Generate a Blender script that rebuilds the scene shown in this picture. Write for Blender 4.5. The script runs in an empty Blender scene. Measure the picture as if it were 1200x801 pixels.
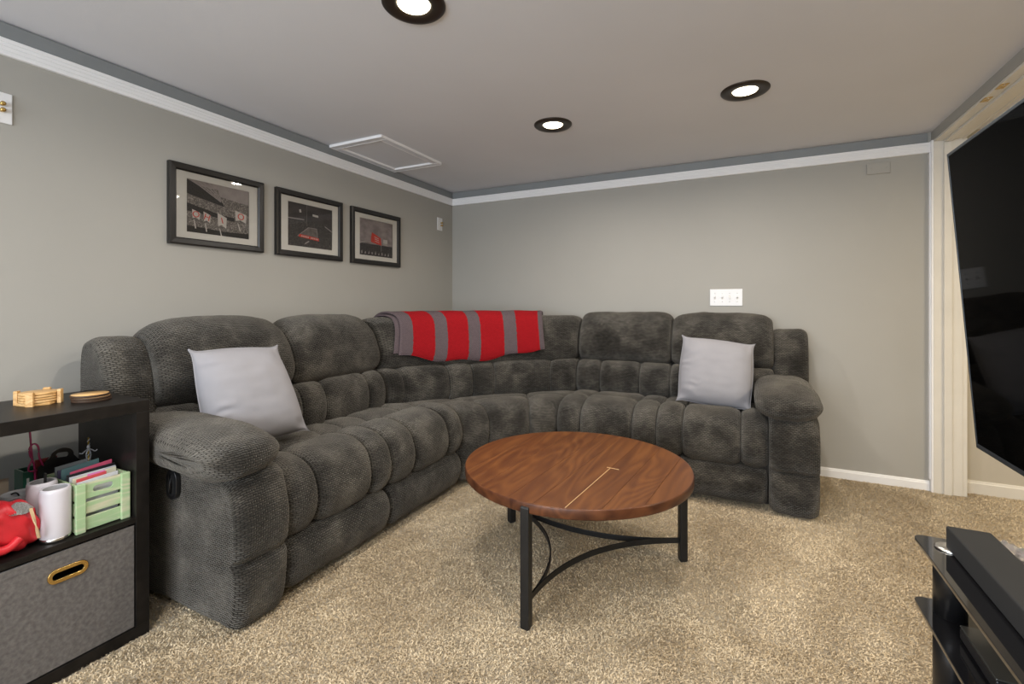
import bpy, bmesh, math, random
import numpy as np
from mathutils import Vector, Matrix, noise
C = bpy.context.scene.collection
SC = bpy.context.scene
PI = math.pi
random.seed(7)
# ------------------------------------------------------------------ camera
cam = bpy.data.cameras.new('camera'); camo = bpy.data.objects.new('camera', cam); C.objects.link(camo)
cam.sensor_width = 36.0; cam.lens = 36.0*547/1200; cam.shift_y = -44.5/1200; cam.clip_start = 0.02
camo.location = (0, 0, 1.085); camo.rotation_euler = (PI/2, 0, math.radians(26.43))
SC.camera = camo
# ------------------------------------------------------------------ world, exposure
w = bpy.data.worlds.new('world'); SC.world = w; w.use_nodes = True
w.node_tree.nodes['Background'].inputs[0].default_value = (0.75, 0.85, 1.0, 1)
w.node_tree.nodes['Background'].inputs[1].default_value = 0.4
SC.view_settings.view_transform = 'Standard'; SC.view_settings.look = 'None'
SC.view_settings.exposure = 0.10; SC.view_settings.gamma = 1.0; SC.view_settings.use_curve_mapping = False
ZC = 2.083          # ceiling
XL, YB = -2.349, 3.52   # left wall, back wall
YR = -2.0           # rear wall behind the camera
CAN_W, CAN_COL = 8.6, (1.0, 0.93, 0.85)
def area(name, loc, rot, sx, sy, power, col, shape='RECTANGLE', spread=180):
    l = bpy.data.lights.new(name, 'AREA'); l.shape = shape; l.size = sx
    if shape == 'RECTANGLE': l.size_y = sy
    l.energy = power; l.color = col; l.spread = math.radians(spread)
    o = bpy.data.objects.new(name, l); o.location = loc; o.rotation_euler = rot; C.objects.link(o); return o
# added cool fill light behind the camera, set in a made-up window
area('rear_fill_light', (-0.7, YR+0.02, 1.25), (PI/2, 0, 0), 2.6, 1.28, 92, (0.84, 0.91, 1.0))
# ceiling lamp of the adjoining space
area('adjoining_lamp', (2.1, 1.9, ZC-0.05), (0, 0, 0), 0.5, 0.5, 40, (1.0, 0.84, 0.60))

# ------------------------------------------------------------------ materials
def nt(name):
    m = bpy.data.materials.new(name); m.use_nodes = True
    t = m.node_tree; return m, t, t.nodes['Principled BSDF']
def N(t, typ, **kw):
    n = t.nodes.new(typ)
    for k, v in kw.items():
        if k.startswith('i_'):
            n.inputs[k[2:].replace('_', ' ')].default_value = v
        else: setattr(n, k, v)
    return n
def rgb(c): return (c[0], c[1], c[2], 1)
def ramp(t, pts, interp='LINEAR'):
    n = t.nodes.new('ShaderNodeValToRGB'); n.color_ramp.interpolation = interp
    e = n.color_ramp.elements
    e[0].position = pts[0][0]; e[0].color = rgb(pts[0][1])
    e[1].position = pts[-1][0]; e[1].color = rgb(pts[-1][1])
    for p, c in pts[1:-1]:
        x = e.new(p); x.color = rgb(c)
    return n
def bump(t, b, src, strength, dist):
    n = t.nodes.new('ShaderNodeBump'); n.inputs['Strength'].default_value = strength; n.inputs['Distance'].default_value = dist
    t.links.new(src, n.inputs['Height'])
    t.links.new(n.outputs[0], b.inputs['Normal']); return n
def mat(name, col, rough=0.6, metal=0.0, var=0.06, vscale=8.0, bs=0.0, bscale=200.0, spec=0.5, coat=0.0, emit=None):
    m, t, b = nt(name)
    tc = N(t, 'ShaderNodeTexCoord')
    nz = N(t, 'ShaderNodeTexNoise'); nz.inputs['Scale'].default_value = vscale; nz.inputs['Detail'].default_value = 4
    t.links.new(tc.outputs['Object'], nz.inputs['Vector'])
    lo = [max(0, c*(1-var)) for c in col]; hi = [min(1, c*(1+var)) for c in col]
    r = ramp(t, [(0.3, lo), (0.7, hi)]); t.links.new(nz.outputs[0], r.inputs[0])
    t.links.new(r.outputs[0], b.inputs['Base Color'])
    b.inputs['Roughness'].default_value = rough; b.inputs['Metallic'].default_value = metal
    b.inputs['Specular IOR Level'].default_value = spec; b.inputs['Coat Weight'].default_value = coat
    if bs:
        n2 = N(t, 'ShaderNodeTexNoise'); n2.inputs['Scale'].default_value = bscale; n2.inputs['Detail'].default_value = 3
        t.links.new(tc.outputs['Object'], n2.inputs['Vector']); bump(t, b, n2.outputs[0], bs, 0.002)
    if emit:
        b.inputs['Emission Color'].default_value = rgb(emit[0]); b.inputs['Emission Strength'].default_value = emit[1]
    return m
M = {}
M['wall'] = mat('wall_paint', (0.390, 0.378, 0.343), 0.55, var=0.02, vscale=2, bs=0.12, bscale=260, spec=0.35)
M['wall2'] = mat('cream_wall_paint', (0.50, 0.46, 0.38), 0.6, var=0.02, vscale=2, bs=0.12, bscale=260)
M['ceil'] = mat('ceiling_paint', (0.73, 0.735, 0.77), 0.75, var=0.03, vscale=1.3, bs=0.12, bscale=180, spec=0.2)
M['trim'] = mat('white_trim', (0.90, 0.90, 0.90), 0.4, var=0.01)
M['cream'] = mat('cream_trim', (0.72, 0.69, 0.62), 0.4, var=0.03)
M['white'] = mat('white_plastic', (0.80, 0.80, 0.80), 0.3, var=0.01)
M['espresso'] = mat('espresso_wood', (0.010, 0.0085, 0.0075), 0.42, var=0.35, vscale=30, bs=0.1, bscale=120, spec=0.25)
M['blackmetal'] = mat('black_metal', (0.012, 0.012, 0.012), 0.45, var=0.2, vscale=20, spec=0.4)
M['black'] = mat('black_plastic', (0.012, 0.012, 0.013), 0.35, var=0.1)
M['bronze'] = mat('bronze_trim', (0.035, 0.025, 0.018), 0.4, metal=0.4, var=0.15)
M['brass'] = mat('brass', (0.62, 0.42, 0.15), 0.25, metal=1.0, var=0.1)
M['steel'] = mat('brushed_steel', (0.7, 0.68, 0.64), 0.25, metal=1.0, var=0.1)
M['lens'] = mat('lamp_lens', (1, 1, 1), 0.5, emit=((1.0, 0.88, 0.62), 7.0))
M['matboard'] = mat('mat_board', (0.72, 0.72, 0.70), 0.8, var=0.01)
M['cotton'] = mat('pale_grey_cotton', (0.305, 0.300, 0.318), 0.85, var=0.03, vscale=10, bs=0.25, bscale=900, spec=0.2)
M['dark'] = mat('dark_void', (0.01, 0.01, 0.01), 0.8)
M['cloth_in'] = mat('dark_lining', (0.03, 0.03, 0.032), 0.9)

def fabric():
    m, t, b = nt('chenille_fabric')
    uv = N(t, 'ShaderNodeUVMap'); tc = N(t, 'ShaderNodeTexCoord')
    # nap patches (hand-brushed areas)
    n1 = N(t, 'ShaderNodeTexNoise'); n1.inputs['Scale'].default_value = 7.5; n1.inputs['Detail'].default_value = 3; n1.inputs['Roughness'].default_value = 0.5; n1.inputs['Distortion'].default_value = 0.25
    t.links.new(tc.outputs['Object'], n1.inputs['Vector'])
    r1 = ramp(t, [(0.36, (0.027, 0.0247, 0.021)), (0.50, (0.048, 0.0438, 0.0375)), (0.66, (0.098, 0.090, 0.076))])
    t.links.new(n1.outputs[0], r1.inputs[0])
    br = N(t, 'ShaderNodeTexBrick'); br.inputs['Scale'].default_value = 1.0
    br.inputs['Brick Width'].default_value = 0.0170; br.inputs['Row Height'].default_value = 0.0078
    br.inputs['Mortar Size'].default_value = 0.0028; br.inputs['Mortar Smooth'].default_value = 1.0
    br.inputs['Color1'].default_value = (1.5, 1.5, 1.5, 1); br.inputs['Color2'].default_value = (0.95, 0.95, 0.95, 1); br.inputs['Mortar'].default_value = (0.22, 0.22, 0.22, 1)
    nd = N(t, 'ShaderNodeTexNoise'); nd.inputs['Scale'].default_value = 60
    t.links.new(uv.outputs[0], nd.inputs['Vector'])
    mx = N(t, 'ShaderNodeVectorMath', operation='MULTIPLY_ADD'); mx.inputs[1].default_value = (0.006, 0.006, 0)
    t.links.new(nd.outputs['Color'], mx.inputs[0]); t.links.new(uv.outputs[0], mx.inputs[2])
    t.links.new(mx.outputs[0], br.inputs['Vector'])
    mul = N(t, 'ShaderNodeMix', data_type='RGBA', blend_type='MULTIPLY'); mul.inputs[0].default_value = 0.9
    t.links.new(r1.outputs[0], mul.inputs[6]); t.links.new(br.outputs['Color'], mul.inputs[7])
    t.links.new(mul.outputs[2], b.inputs['Base Color'])
    b.inputs['Roughness'].default_value = 0.9; b.inputs['Specular IOR Level'].default_value = 0.15
    b.inputs['Sheen Weight'].default_value = 0.35; b.inputs['Sheen Roughness'].default_value = 0.4
    b.inputs['Sheen Tint'].default_value = (0.8, 0.75, 0.66, 1)
    bump(t, b, br.outputs['Color'], 0.8, 0.004)
    return m
M['fabric'] = fabric()

def carpet():
    m, t, b = nt('shag_carpet')
    tc = N(t, 'ShaderNodeTexCoord')
    n1 = N(t, 'ShaderNodeTexNoise'); n1.inputs['Scale'].default_value = 2.2; n1.inputs['Detail'].default_value = 3; n1.inputs['Distortion'].default_value = 0.8
    t.links.new(tc.outputs['Object'], n1.inputs['Vector'])
    r1 = ramp(t, [(0.42, (0.47, 0.385, 0.27)), (0.58, (0.60, 0.51, 0.375))])
    t.links.new(n1.outputs[0], r1.inputs[0])
    n2 = N(t, 'ShaderNodeTexNoise'); n2.inputs['Scale'].default_value = 130; n2.inputs['Detail'].default_value = 5; n2.inputs['Roughness'].default_value = 0.7; n2.inputs['Distortion'].default_value = 1.5
    t.links.new(tc.outputs['Object'], n2.inputs['Vector'])
    r2 = ramp(t, [(0.33, (0.62, 0.56, 0.50)), (0.42, (0.95, 0.94, 0.92)), (0.7, (1, 1, 1))])
    t.links.new(n2.outputs[0], r2.inputs[0])
    mul = N(t, 'ShaderNodeMix', data_type='RGBA', blend_type='MULTIPLY'); mul.inputs[0].default_value = 1
    t.links.new(r1.outputs[0], mul.inputs[6]); t.links.new(r2.outputs[0], mul.inputs[7])
    t.links.new(mul.outputs[2], b.inputs['Base Color'])
    b.inputs['Roughness'].default_value = 0.95; b.inputs['Specular IOR Level'].default_value = 0.1
    b.inputs['Sheen Weight'].default_value = 0.2
    bump(t, b, n2.outputs[0], 1.0, 0.012)
    return m
M['carpet'] = carpet()
def pile_mat():
    m, t, b = nt('carpet_yarn'); tc = N(t, 'ShaderNodeTexCoord')
    n1 = N(t, 'ShaderNodeTexNoise'); n1.inputs['Scale'].default_value = 2.4; n1.inputs['Detail'].default_value = 3; n1.inputs['Distortion'].default_value = 0.8
    t.links.new(tc.outputs['Object'], n1.inputs['Vector'])
    r1 = ramp(t, [(0.42, (0.545, 0.435, 0.285)), (0.58, (0.72, 0.60, 0.415))]); t.links.new(n1.outputs[0], r1.inputs[0])
    n2 = N(t, 'ShaderNodeTexNoise'); n2.inputs['Scale'].default_value = 110; n2.inputs['Detail'].default_value = 2; t.links.new(tc.outputs['Object'], n2.inputs['Vector'])
    r2 = ramp(t, [(0.28, (0.70, 0.65, 0.60)), (0.38, (1, 1, 1))]); t.links.new(n2.outputs[0], r2.inputs[0])
    mul = N(t, 'ShaderNodeMix', data_type='RGBA', blend_type='MULTIPLY'); mul.inputs[0].default_value = 1
    t.links.new(r1.outputs[0], mul.inputs[6]); t.links.new(r2.outputs[0], mul.inputs[7]); t.links.new(mul.outputs[2], b.inputs['Base Color'])
    b.inputs['Roughness'].default_value = 0.9; b.inputs['Specular IOR Level'].default_value = 0.1
    return m
M['pile'] = pile_mat()

def wood(name, dark, mid, light, rough=0.3, sc=1.0, rot=0.0, fine=0.55, rings=9.0, ms=(9, 1.3, 9)):
    m, t, b = nt(name)
    tc = N(t, 'ShaderNodeTexCoord'); oi = N(t, 'ShaderNodeObjectInfo')
    add = N(t, 'ShaderNodeVectorMath', operation='MULTIPLY_ADD'); add.inputs[1].default_value = (0, 0, 0)
    comb = N(t, 'ShaderNodeCombineXYZ')
    mm = N(t, 'ShaderNodeMath', operation='MULTIPLY'); mm.inputs[1].default_value = 7.3
    t.links.new(oi.outputs['Random'], mm.inputs[0]); t.links.new(mm.outputs[0], comb.inputs[1]); t.links.new(mm.outputs[0], comb.inputs[2])
    ad = N(t, 'ShaderNodeVectorMath', operation='ADD'); t.links.new(tc.outputs['Object'], ad.inputs[0]); t.links.new(comb.outputs[0], ad.inputs[1])
    mp = N(t, 'ShaderNodeMapping'); mp.inputs['Scale'].default_value = (ms[0]*sc, ms[1]*sc, ms[2]*sc); mp.inputs['Rotation'].default_value = (0, 0, rot)
    t.links.new(ad.outputs[0], mp.inputs[0])
    n0 = N(t, 'ShaderNodeTexNoise'); n0.inputs['Scale'].default_value = 1.0; n0.inputs['Detail'].default_value = 2; n0.inputs['Distortion'].default_value = 0.4
    t.links.new(mp.outputs[0], n0.inputs['Vector'])
    ml = N(t, 'ShaderNodeMath', operation='MULTIPLY'); ml.inputs[1].default_value = rings; t.links.new(n0.outputs[0], ml.inputs[0])
    fr = N(t, 'ShaderNodeMath', operation='PINGPONG'); fr.inputs[1].default_value = 0.5; t.links.new(ml.outputs[0], fr.inputs[0])
    n1 = N(t, 'ShaderNodeTexNoise'); n1.inputs['Scale'].default_value = 1.0; n1.inputs['Detail'].default_value = 5; mp2 = N(t, 'ShaderNodeMapping'); mp2.inputs['Scale'].default_value = (30*sc, 2.0*sc, 30*sc); t.links.new(ad.outputs[0], mp2.inputs[0]); t.links.new(mp2.outputs[0], n1.inputs['Vector'])
    mixv = N(t, 'ShaderNodeMath', operation='MULTIPLY_ADD'); mixv.inputs[1].default_value = fine
    t.links.new(fr.outputs[0], mixv.inputs[0]); t.links.new(n1.outputs[0], mixv.inputs[2])
    r = ramp(t, [(0.38, dark), (0.62, mid), (0.92, light)])
    t.links.new(mixv.outputs[0], r.inputs[0]); t.links.new(r.outputs[0], b.inputs['Base Color'])
    b.inputs['Roughness'].default_value = rough; b.inputs['Specular IOR Level'].default_value = 0.3; b.inputs['Coat Weight'].default_value = 0.06; b.inputs['Coat Roughness'].default_value = 0.3
    bump(t, b, n1.outputs[0], 0.12, 0.001)
    return m
M['pine'] = wood('stained_pine', (0.080, 0.024, 0.006), (0.110, 0.036, 0.009), (0.160, 0.057, 0.014), 0.42, rings=16.0, ms=(4.5, 0.8, 4.5), fine=0.62)
M['edgewood'] = wood('edge_wood', (0.045, 0.014, 0.007), (0.085, 0.030, 0.013), (0.14, 0.05, 0.02), 0.35, 0.6)
M['bamboo'] = wood('bamboo', (0.50, 0.28, 0.10), (0.66, 0.40, 0.16), (0.75, 0.50, 0.24), 0.4, 3)
M['filler'] = mat('pale_wood_filler', (0.50, 0.32, 0.15), 0.5)

def paper(name, col, rough=0.5): return mat(name, col, rough, var=0.05, vscale=25)

def knit():
    m, t, b = nt('striped_knit')
    uv = N(t, 'ShaderNodeUVMap'); sep = N(t, 'ShaderNodeSeparateXYZ'); t.links.new(uv.outputs[0], sep.inputs[0])
    red = (0.42, 0.010, 0.016); gr = (0.16, 0.125, 0.135)
    # ragged stripe border: one stitch high zigzag
    nz = N(t, 'ShaderNodeTexNoise'); nz.inputs['Scale'].default_value = 60; t.links.new(uv.outputs[0], nz.inputs['Vector'])
    ma = N(t, 'ShaderNodeMath', operation='MULTIPLY_ADD'); ma.inputs[1].default_value = 0.012; t.links.new(nz.outputs[0], ma.inputs[0]); t.links.new(sep.outputs[0], ma.inputs[2])
    st = [0.075, 0.215, 0.30, 0.45, 0.535, 0.705, 0.80, 0.965]
    pts = [(0.0, gr)]
    for i, s in enumerate(st): pts.append((s+0.006, red if i % 2 == 0 else gr))
    r = ramp(t, pts, 'CONSTANT'); t.links.new(ma.outputs[0], r.inputs[0])
    sc = N(t, 'ShaderNodeMapping'); sc.inputs['Scale'].default_value = (0.80, 1, 1); t.links.new(uv.outputs[0], sc.inputs[0])
    br = N(t, 'ShaderNodeTexBrick'); br.inputs['Scale'].default_value = 1; br.inputs['Brick Width'].default_value = 0.009; br.inputs['Row Height'].default_value = 0.0055
    br.inputs['Mortar Size'].default_value = 0.0014; br.inputs['Mortar Smooth'].default_value = 1
    br.inputs['Color1'].default_value = (1, 1, 1, 1); br.inputs['Color2'].default_value = (0.8, 0.8, 0.8, 1); br.inputs['Mortar'].default_value = (0.35, 0.3, 0.3, 1)
    t.links.new(sc.outputs[0], br.inputs['Vector'])
    mul = N(t, 'ShaderNodeMix', data_type='RGBA', blend_type='MULTIPLY'); mul.inputs[0].default_value = 0.8
    t.links.new(r.outputs[0], mul.inputs[6]); t.links.new(br.outputs['Color'], mul.inputs[7]); t.links.new(mul.outputs[2], b.inputs['Base Color'])
    b.inputs['Roughness'].default_value = 0.9; b.inputs['Specular IOR Level'].default_value = 0.15
    bump(t, b, br.outputs['Color'], 0.9, 0.003)
    return m
M['knit'] = knit()

def glass_pane(name, amount=0.12, tint=(1, 1, 1)):
    m = bpy.data.materials.new(name); m.use_nodes = True; t = m.node_tree
    t.nodes.remove(t.nodes['Principled BSDF']); out = [n for n in t.nodes if n.type == 'OUTPUT_MATERIAL'][0]
    tr = N(t, 'ShaderNodeBsdfTransparent'); tr.inputs[0].default_value = rgb(tint)
    gl = N(t, 'ShaderNodeBsdfGlossy'); gl.inputs['Roughness'].default_value = 0.02
    fr = N(t, 'ShaderNodeFresnel'); fr.inputs[0].default_value = 1.45
    mx = N(t, 'ShaderNodeMixShader'); t.links.new(fr.outputs[0], mx.inputs[0]); t.links.new(tr.outputs[0], mx.inputs[1]); t.links.new(gl.outputs[0], mx.inputs[2])
    t.links.new(mx.outputs[0], out.inputs[0]); return m
M['pane'] = glass_pane('picture_glass')

# ------------------------------------------------------------------ object helpers
class MB:
    """collects vertices and faces, then links them as ONE mesh object"""
    def __init__(s): s.v = []; s.f = []; s.uv = []; s.sm = []
    def add(s, v, f, uv=None, smooth=True):
        o = len(s.v); s.v += [tuple(p) for p in v]
        for i, q in enumerate(f):
            s.f.append([k+o for k in q]); s.sm.append(smooth)
            s.uv.append(uv[i] if uv else [(0, 0)]*len(q))
    def box(s, x0, x1, y0, y1, z0, z1):
        x0, x1 = min(x0, x1), max(x0, x1); y0, y1 = min(y0, y1), max(y0, y1); z0, z1 = min(z0, z1), max(z0, z1)
        v = [(x0,y0,z0),(x1,y0,z0),(x1,y1,z0),(x0,y1,z0),(x0,y0,z1),(x1,y0,z1),(x1,y1,z1),(x0,y1,z1)]
        s.add(v, [(0,3,2,1),(4,5,6,7),(0,1,5,4),(1,2,6,5),(2,3,7,6),(3,0,4,7)], smooth=False); return s
    def lathe(s, prof, c=(0,0,0), n=32, cap=True, a0=0.0):
        v = []; f = []
        for r, z in prof:
            for k in range(n):
                a = a0+2*PI*k/n; v.append((c[0]+r*math.cos(a), c[1]+r*math.sin(a), c[2]+z))
        for i in range(len(prof)-1):
            for k in range(n):
                k2 = (k+1) % n; f.append((i*n+k, i*n+k2, (i+1)*n+k2, (i+1)*n+k))
        if cap:
            f.append(list(range(n))[::-1]); f.append([(len(prof)-1)*n+k for k in range(n)])
        s.add(v, f); return s
    def tube(s, pts, r, n=8, sq=None):
        """round tube, or flat bar when sq=(width, height)"""
        pts = [Vector(p) for p in pts]; v = []; f = []
        up = Vector((0, 0, 1))
        for i, p in enumerate(pts):
            d = (pts[min(i+1, len(pts)-1)]-pts[max(i-1, 0)]).normalized()
            a = d.cross(up)
            if a.length < 1e-3: a = d.cross(Vector((1, 0, 0)))
            a.normalize(); b = a.cross(d)
            if sq:
                for sx, sz in ((-1,-1),(1,-1),(1,1),(-1,1)): v.append(p+a*sx*sq[0]/2+b*sz*sq[1]/2)
                m = 4
            else:
                m = n
                for k in range(n):
                    q = 2*PI*k/n; v.append(p+a*math.cos(q)*r+b*math.sin(q)*r)
        for i in range(len(pts)-1):
            for k in range(m):
                k2 = (k+1) % m; f.append((i*m+k, i*m+k2, (i+1)*m+k2, (i+1)*m+k))
        f.append(list(range(m))[::-1]); f.append([(len(pts)-1)*m+k for k in range(m)])
        s.add(v, f, smooth=not sq); return s
    def build(s, name, material, parent=None, bevel=0.0, seg=2, subsurf=0, loc=None, recalc=True):
        me = bpy.data.meshes.new(name); me.from_pydata(s.v, [], s.f)
        ul = me.uv_layers.new(name='UVMap')
        flat = [c for f in s.uv for p in f for c in p]
        ul.data.foreach_set('uv', flat)
        me.polygons.foreach_set('use_smooth', s.sm)
        if isinstance(material, (list, tuple)):
            for q in material: me.materials.append(q)
        else: me.materials.append(material)
        if recalc:
            bm = bmesh.new(); bm.from_mesh(me); bmesh.ops.recalc_face_normals(bm, faces=bm.faces); bm.to_mesh(me); bm.free()
        o = bpy.data.objects.new(name, me); C.objects.link(o)
        if parent:
            o.parent = parent; pl = parent
            off = Vector((0, 0, 0))
            while pl: off += pl.location; pl = pl.parent
            if not any(p.rotation_euler.z for p in [parent]):
                me.transform(Matrix.Translation(-off))   # meshes are written in room coordinates
        if bevel:
            b = o.modifiers.new('bevel', 'BEVEL'); b.width = bevel; b.segments = seg; b.limit_method = 'ANGLE'; b.harden_normals = False
        if subsurf:
            b = o.modifiers.new('sub', 'SUBSURF'); b.levels = subsurf; b.render_levels = subsurf
        return o
def tag(o, label, cat, group=None):
    o['label'] = label; o['category'] = cat
    if group: o['group'] = group
    return o
def thing(name, label, cat, loc, rz=0, group=None):
    o = bpy.data.objects.new(name, None); o.location = loc; o.rotation_euler = (0, 0, rz); o.empty_display_size = 0.1
    C.objects.link(o); return tag(o, label, cat, group)
def struct(o, label=None):
    o['kind'] = 'structure'
    if label: o['label'] = label
    return o
def box(name, m, x0, x1, y0, y1, z0, z1, parent=None, bevel=0.0):
    return MB().box(x0, x1, y0, y1, z0, z1).build(name, m, parent, bevel)
def plate(name, m, outer, holes, thick, mw, parent=None, bevel=0.0):
    """flat 2D outline with holes, extruded, placed by matrix mw (room coordinates)"""
    cu = bpy.data.curves.new(name, 'CURVE'); cu.dimensions = '2D'; cu.fill_mode = 'BOTH'; cu.extrude = thick/2; cu.bevel_depth = bevel
    for lp in [outer]+holes:
        sp = cu.splines.new('POLY'); sp.points.add(len(lp)-1); sp.use_cyclic_u = True
        for i, p in enumerate(lp): sp.points[i].co = (p[0], p[1], 0, 1)
    o = bpy.data.objects.new(name, cu); C.objects.link(o)
    dg = bpy.context.evaluated_depsgraph_get(); me = bpy.data.meshes.new_from_object(o.evaluated_get(dg))
    bpy.data.objects.remove(o); me.name = name; me.transform(mw); me.materials.clear(); me.materials.append(m)
    if parent: me.transform(Matrix.Translation(-parent.location if not parent.parent else -(parent.location+parent.parent.location)))
    r = bpy.data.objects.new(name, me); C.objects.link(r); r.parent = parent
    return r
def text(name, s, size, m, mw, parent=None, thick=0.0004, align='CENTER'):
    cu = bpy.data.curves.new(name, 'FONT'); cu.body = s; cu.size = size; cu.extrude = thick; cu.align_x = align; cu.align_y = 'CENTER'
    o = bpy.data.objects.new(name, cu); C.objects.link(o)
    dg = bpy.context.evaluated_depsgraph_get(); me = bpy.data.meshes.new_from_object(o.evaluated_get(dg))
    bpy.data.objects.remove(o); me.name = name; me.transform(mw); me.materials.clear(); me.materials.append(m)
    if parent: me.transform(Matrix.Translation(-parent.location if not parent.parent else -(parent.location+parent.parent.location)))
    r = bpy.data.objects.new(name, me); C.objects.link(r); r.parent = parent
    return r
def frame_yz(x, y, z):   # plate local (a,b,c) -> room: a along +y, b along +z, c along +x (faces the room)
    return Matrix(((0,0,1,x),(1,0,0,y),(0,1,0,z),(0,0,0,1)))
def frame_xz(x, y, z):   # a along +x, b up, c along -y
    return Matrix(((1,0,0,x),(0,0,-1,y),(0,1,0,z),(0,0,0,1)))
def oval(cx, cy, w, h, n=24):
    """stadium outline"""
    r = h/2; pts = []
    for k in range(n//2+1): a = -PI/2+PI*k/(n//2); pts.append((cx+w/2-r+r*math.cos(a), cy+r*math.sin(a)))
    for k in range(n//2+1): a = PI/2+PI*k/(n//2); pts.append((cx-w/2+r+r*math.cos(a), cy+r*math.sin(a)))
    return pts

# ------------------------------------------------------------------ the room
struct(box('floor', M['carpet'], XL-0.1, 3.2, YR-0.1, 3.72, -0.05, 0))
struct(box('ceiling', M['ceil'], XL-0.1, 3.2, YR-0.1, 3.72, ZC, ZC+0.06))
struct(box('wall_left', M['wall'], XL-0.1, XL, YR-0.1, YB+0.1, 0, ZC))
struct(box('wall_back', M['wall'], XL, 0.985, YB, YB+0.2, 0, ZC))
struct(box('wall_far', M['wall2'], 0.985, 3.1, 3.575, 3.72, 0, ZC))
struct(box('wall_outer', M['wall2'], 3.1, 3.2, YR, 3.72, 0, ZC))
# rear wall behind the camera, with an opening added for the fill light
wr = MB(); wr.box(XL, -2.05, YR-0.1, YR, 0, ZC); wr.box(0.65, 3.1, YR-0.1, YR, 0, ZC); wr.box(-2.05, 0.65, YR-0.1, YR, 0, 0.58); wr.box(-2.05, 0.65, YR-0.1, YR, 1.92, ZC)
struct(wr.build('wall_rear', M['wall']))
wf = MB()
for x0, x1, z0, z1 in ((-2.05,-2.0,.58,1.92),(.6,.65,.58,1.92),(-2.05,.65,.58,.63),(-2.05,.65,1.87,1.92),(-.73,-.67,.58,1.92)): wf.box(x0, x1, YR-0.08, YR-0.03, z0, z1)
fill_frame = struct(wf.build('added_window_frame', M['trim']))  # unseen frame, made up to go round the fill light
# right wall: solid part beside the camera, header over a wide cased opening
rw = MB(); rw.box(0.975, 1.10, YR, 0.0, 0, ZC); rw.box(0.975, 1.10, 0.0, 3.575, 2.03, ZC)
struct(rw.build('wall_right', M['wall']))
cas = MB()
cas.box(0.977, 1.104, 0.0, 3.49, 2.018, 2.03); cas.box(0.977, 1.104, 3.485, 3.57, 0, 2.03)       # head and side jamb
cas.box(1.020, 1.055, 0.0, 3.47, 2.006, 2.018); cas.box(1.020, 1.055, 3.472, 3.485, 0, 2.006)    # door stop
struct(cas.build('trim_1', M['cream'], bevel=0.0015))
cs2 = MB(); cs2.box(1.10, 1.113, 0.0, 3.52, 2.015, 2.075); cs2.box(1.10, 1.125, 3.49, 3.575, 0, 2.02)
struct(cs2.build('trim_2', M['cream'], bevel=0.002))
ed = MB(); ed.box(0.968, 0.978, 3.487, 3.52, 0, 2.03); ed.box(0.962, 0.976, 3.499, 3.52, 0.07, 1.96)
struct(ed.build('trim_3', M['trim'], bevel=0.001))
# carpet pile: short bent tufts, thicker near the camera
def pile():
    rng = np.random.default_rng(5)
    P = []
    for (x0, x1, y0, y1, dens) in ((-1.75, 1.0, .55, 1.7, 72000), (-1.65, 1.4, 1.7, 2.6, 46000), (-1.4, 1.6, 2.6, 3.56, 30000), (-2.34, -1.75, -.5, 1.1, 26000), (-1.75, 1.0, -.5, .55, 24000), (1.0, 2.6, -.5, 1.7, 20000), (1.4, 2.6, 1.7, 2.6, 20000), (1.6, 2.6, 2.6, 3.56, 20000)):
        n = int((x1-x0)*(y1-y0)*dens); P.append(np.stack([rng.uniform(x0, x1, n), rng.uniform(y0, y1, n)], 1))
    P = np.concatenate(P)
    keep = ~((P[:, 0] > .955) & (P[:, 0] < 1.13) & ((P[:, 1] > 3.47) | (P[:, 1] < .02))) & (P[:, 1] < np.where(P[:, 0] > 1.1, 3.56, 3.50))
    P = P[keep]; n = len(P)
    th = rng.uniform(0, 2*PI, n); ln = rng.normal(0, 1, (n, 2))*.0055+np.array([.002, -.002]); h = rng.uniform(.0045, .0075, n); wd = rng.uniform(.0012, .0022, n)
    dx, dy = np.cos(th)*wd, np.sin(th)*wd
    V = np.zeros((n, 5, 3))
    V[:, 0] = np.stack([P[:, 0]-dx*.6, P[:, 1]-dy*.6, np.zeros(n)], 1); V[:, 1] = np.stack([P[:, 0]+dx*.6, P[:, 1]+dy*.6, np.zeros(n)], 1)
    V[:, 2] = np.stack([P[:, 0]+dx+ln[:, 0]*.35, P[:, 1]+dy+ln[:, 1]*.35, h*.7], 1); V[:, 3] = np.stack([P[:, 0]-dx+ln[:, 0]*.35, P[:, 1]-dy+ln[:, 1]*.35, h*.7], 1)
    V[:, 4] = np.stack([P[:, 0]+ln[:, 0], P[:, 1]+ln[:, 1], h], 1)
    me = bpy.data.meshes.new('carpet_pile'); me.vertices.add(n*5); me.vertices.foreach_set('co', V.reshape(-1))
    b = (np.arange(n)*5)[:, None]; F = np.concatenate([b+[0, 1, 2], b+[0, 2, 3], b+[3, 2, 4]], 1).reshape(-1)
    me.loops.add(len(F)); me.loops.foreach_set('vertex_index', F.astype(np.int32)); me.polygons.add(n*3)
    me.polygons.foreach_set('loop_start', (np.arange(n*3)*3).astype(np.int32)); me.update(calc_edges=True)
    me.materials.append(M['pile']); o = bpy.data.objects.new('carpet_pile', me); C.objects.link(o)
    o['kind'] = 'stuff'; o['label'] = 'short shaggy beige carpet pile covering the floor'; o['category'] = 'carpet'
pile()
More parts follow.
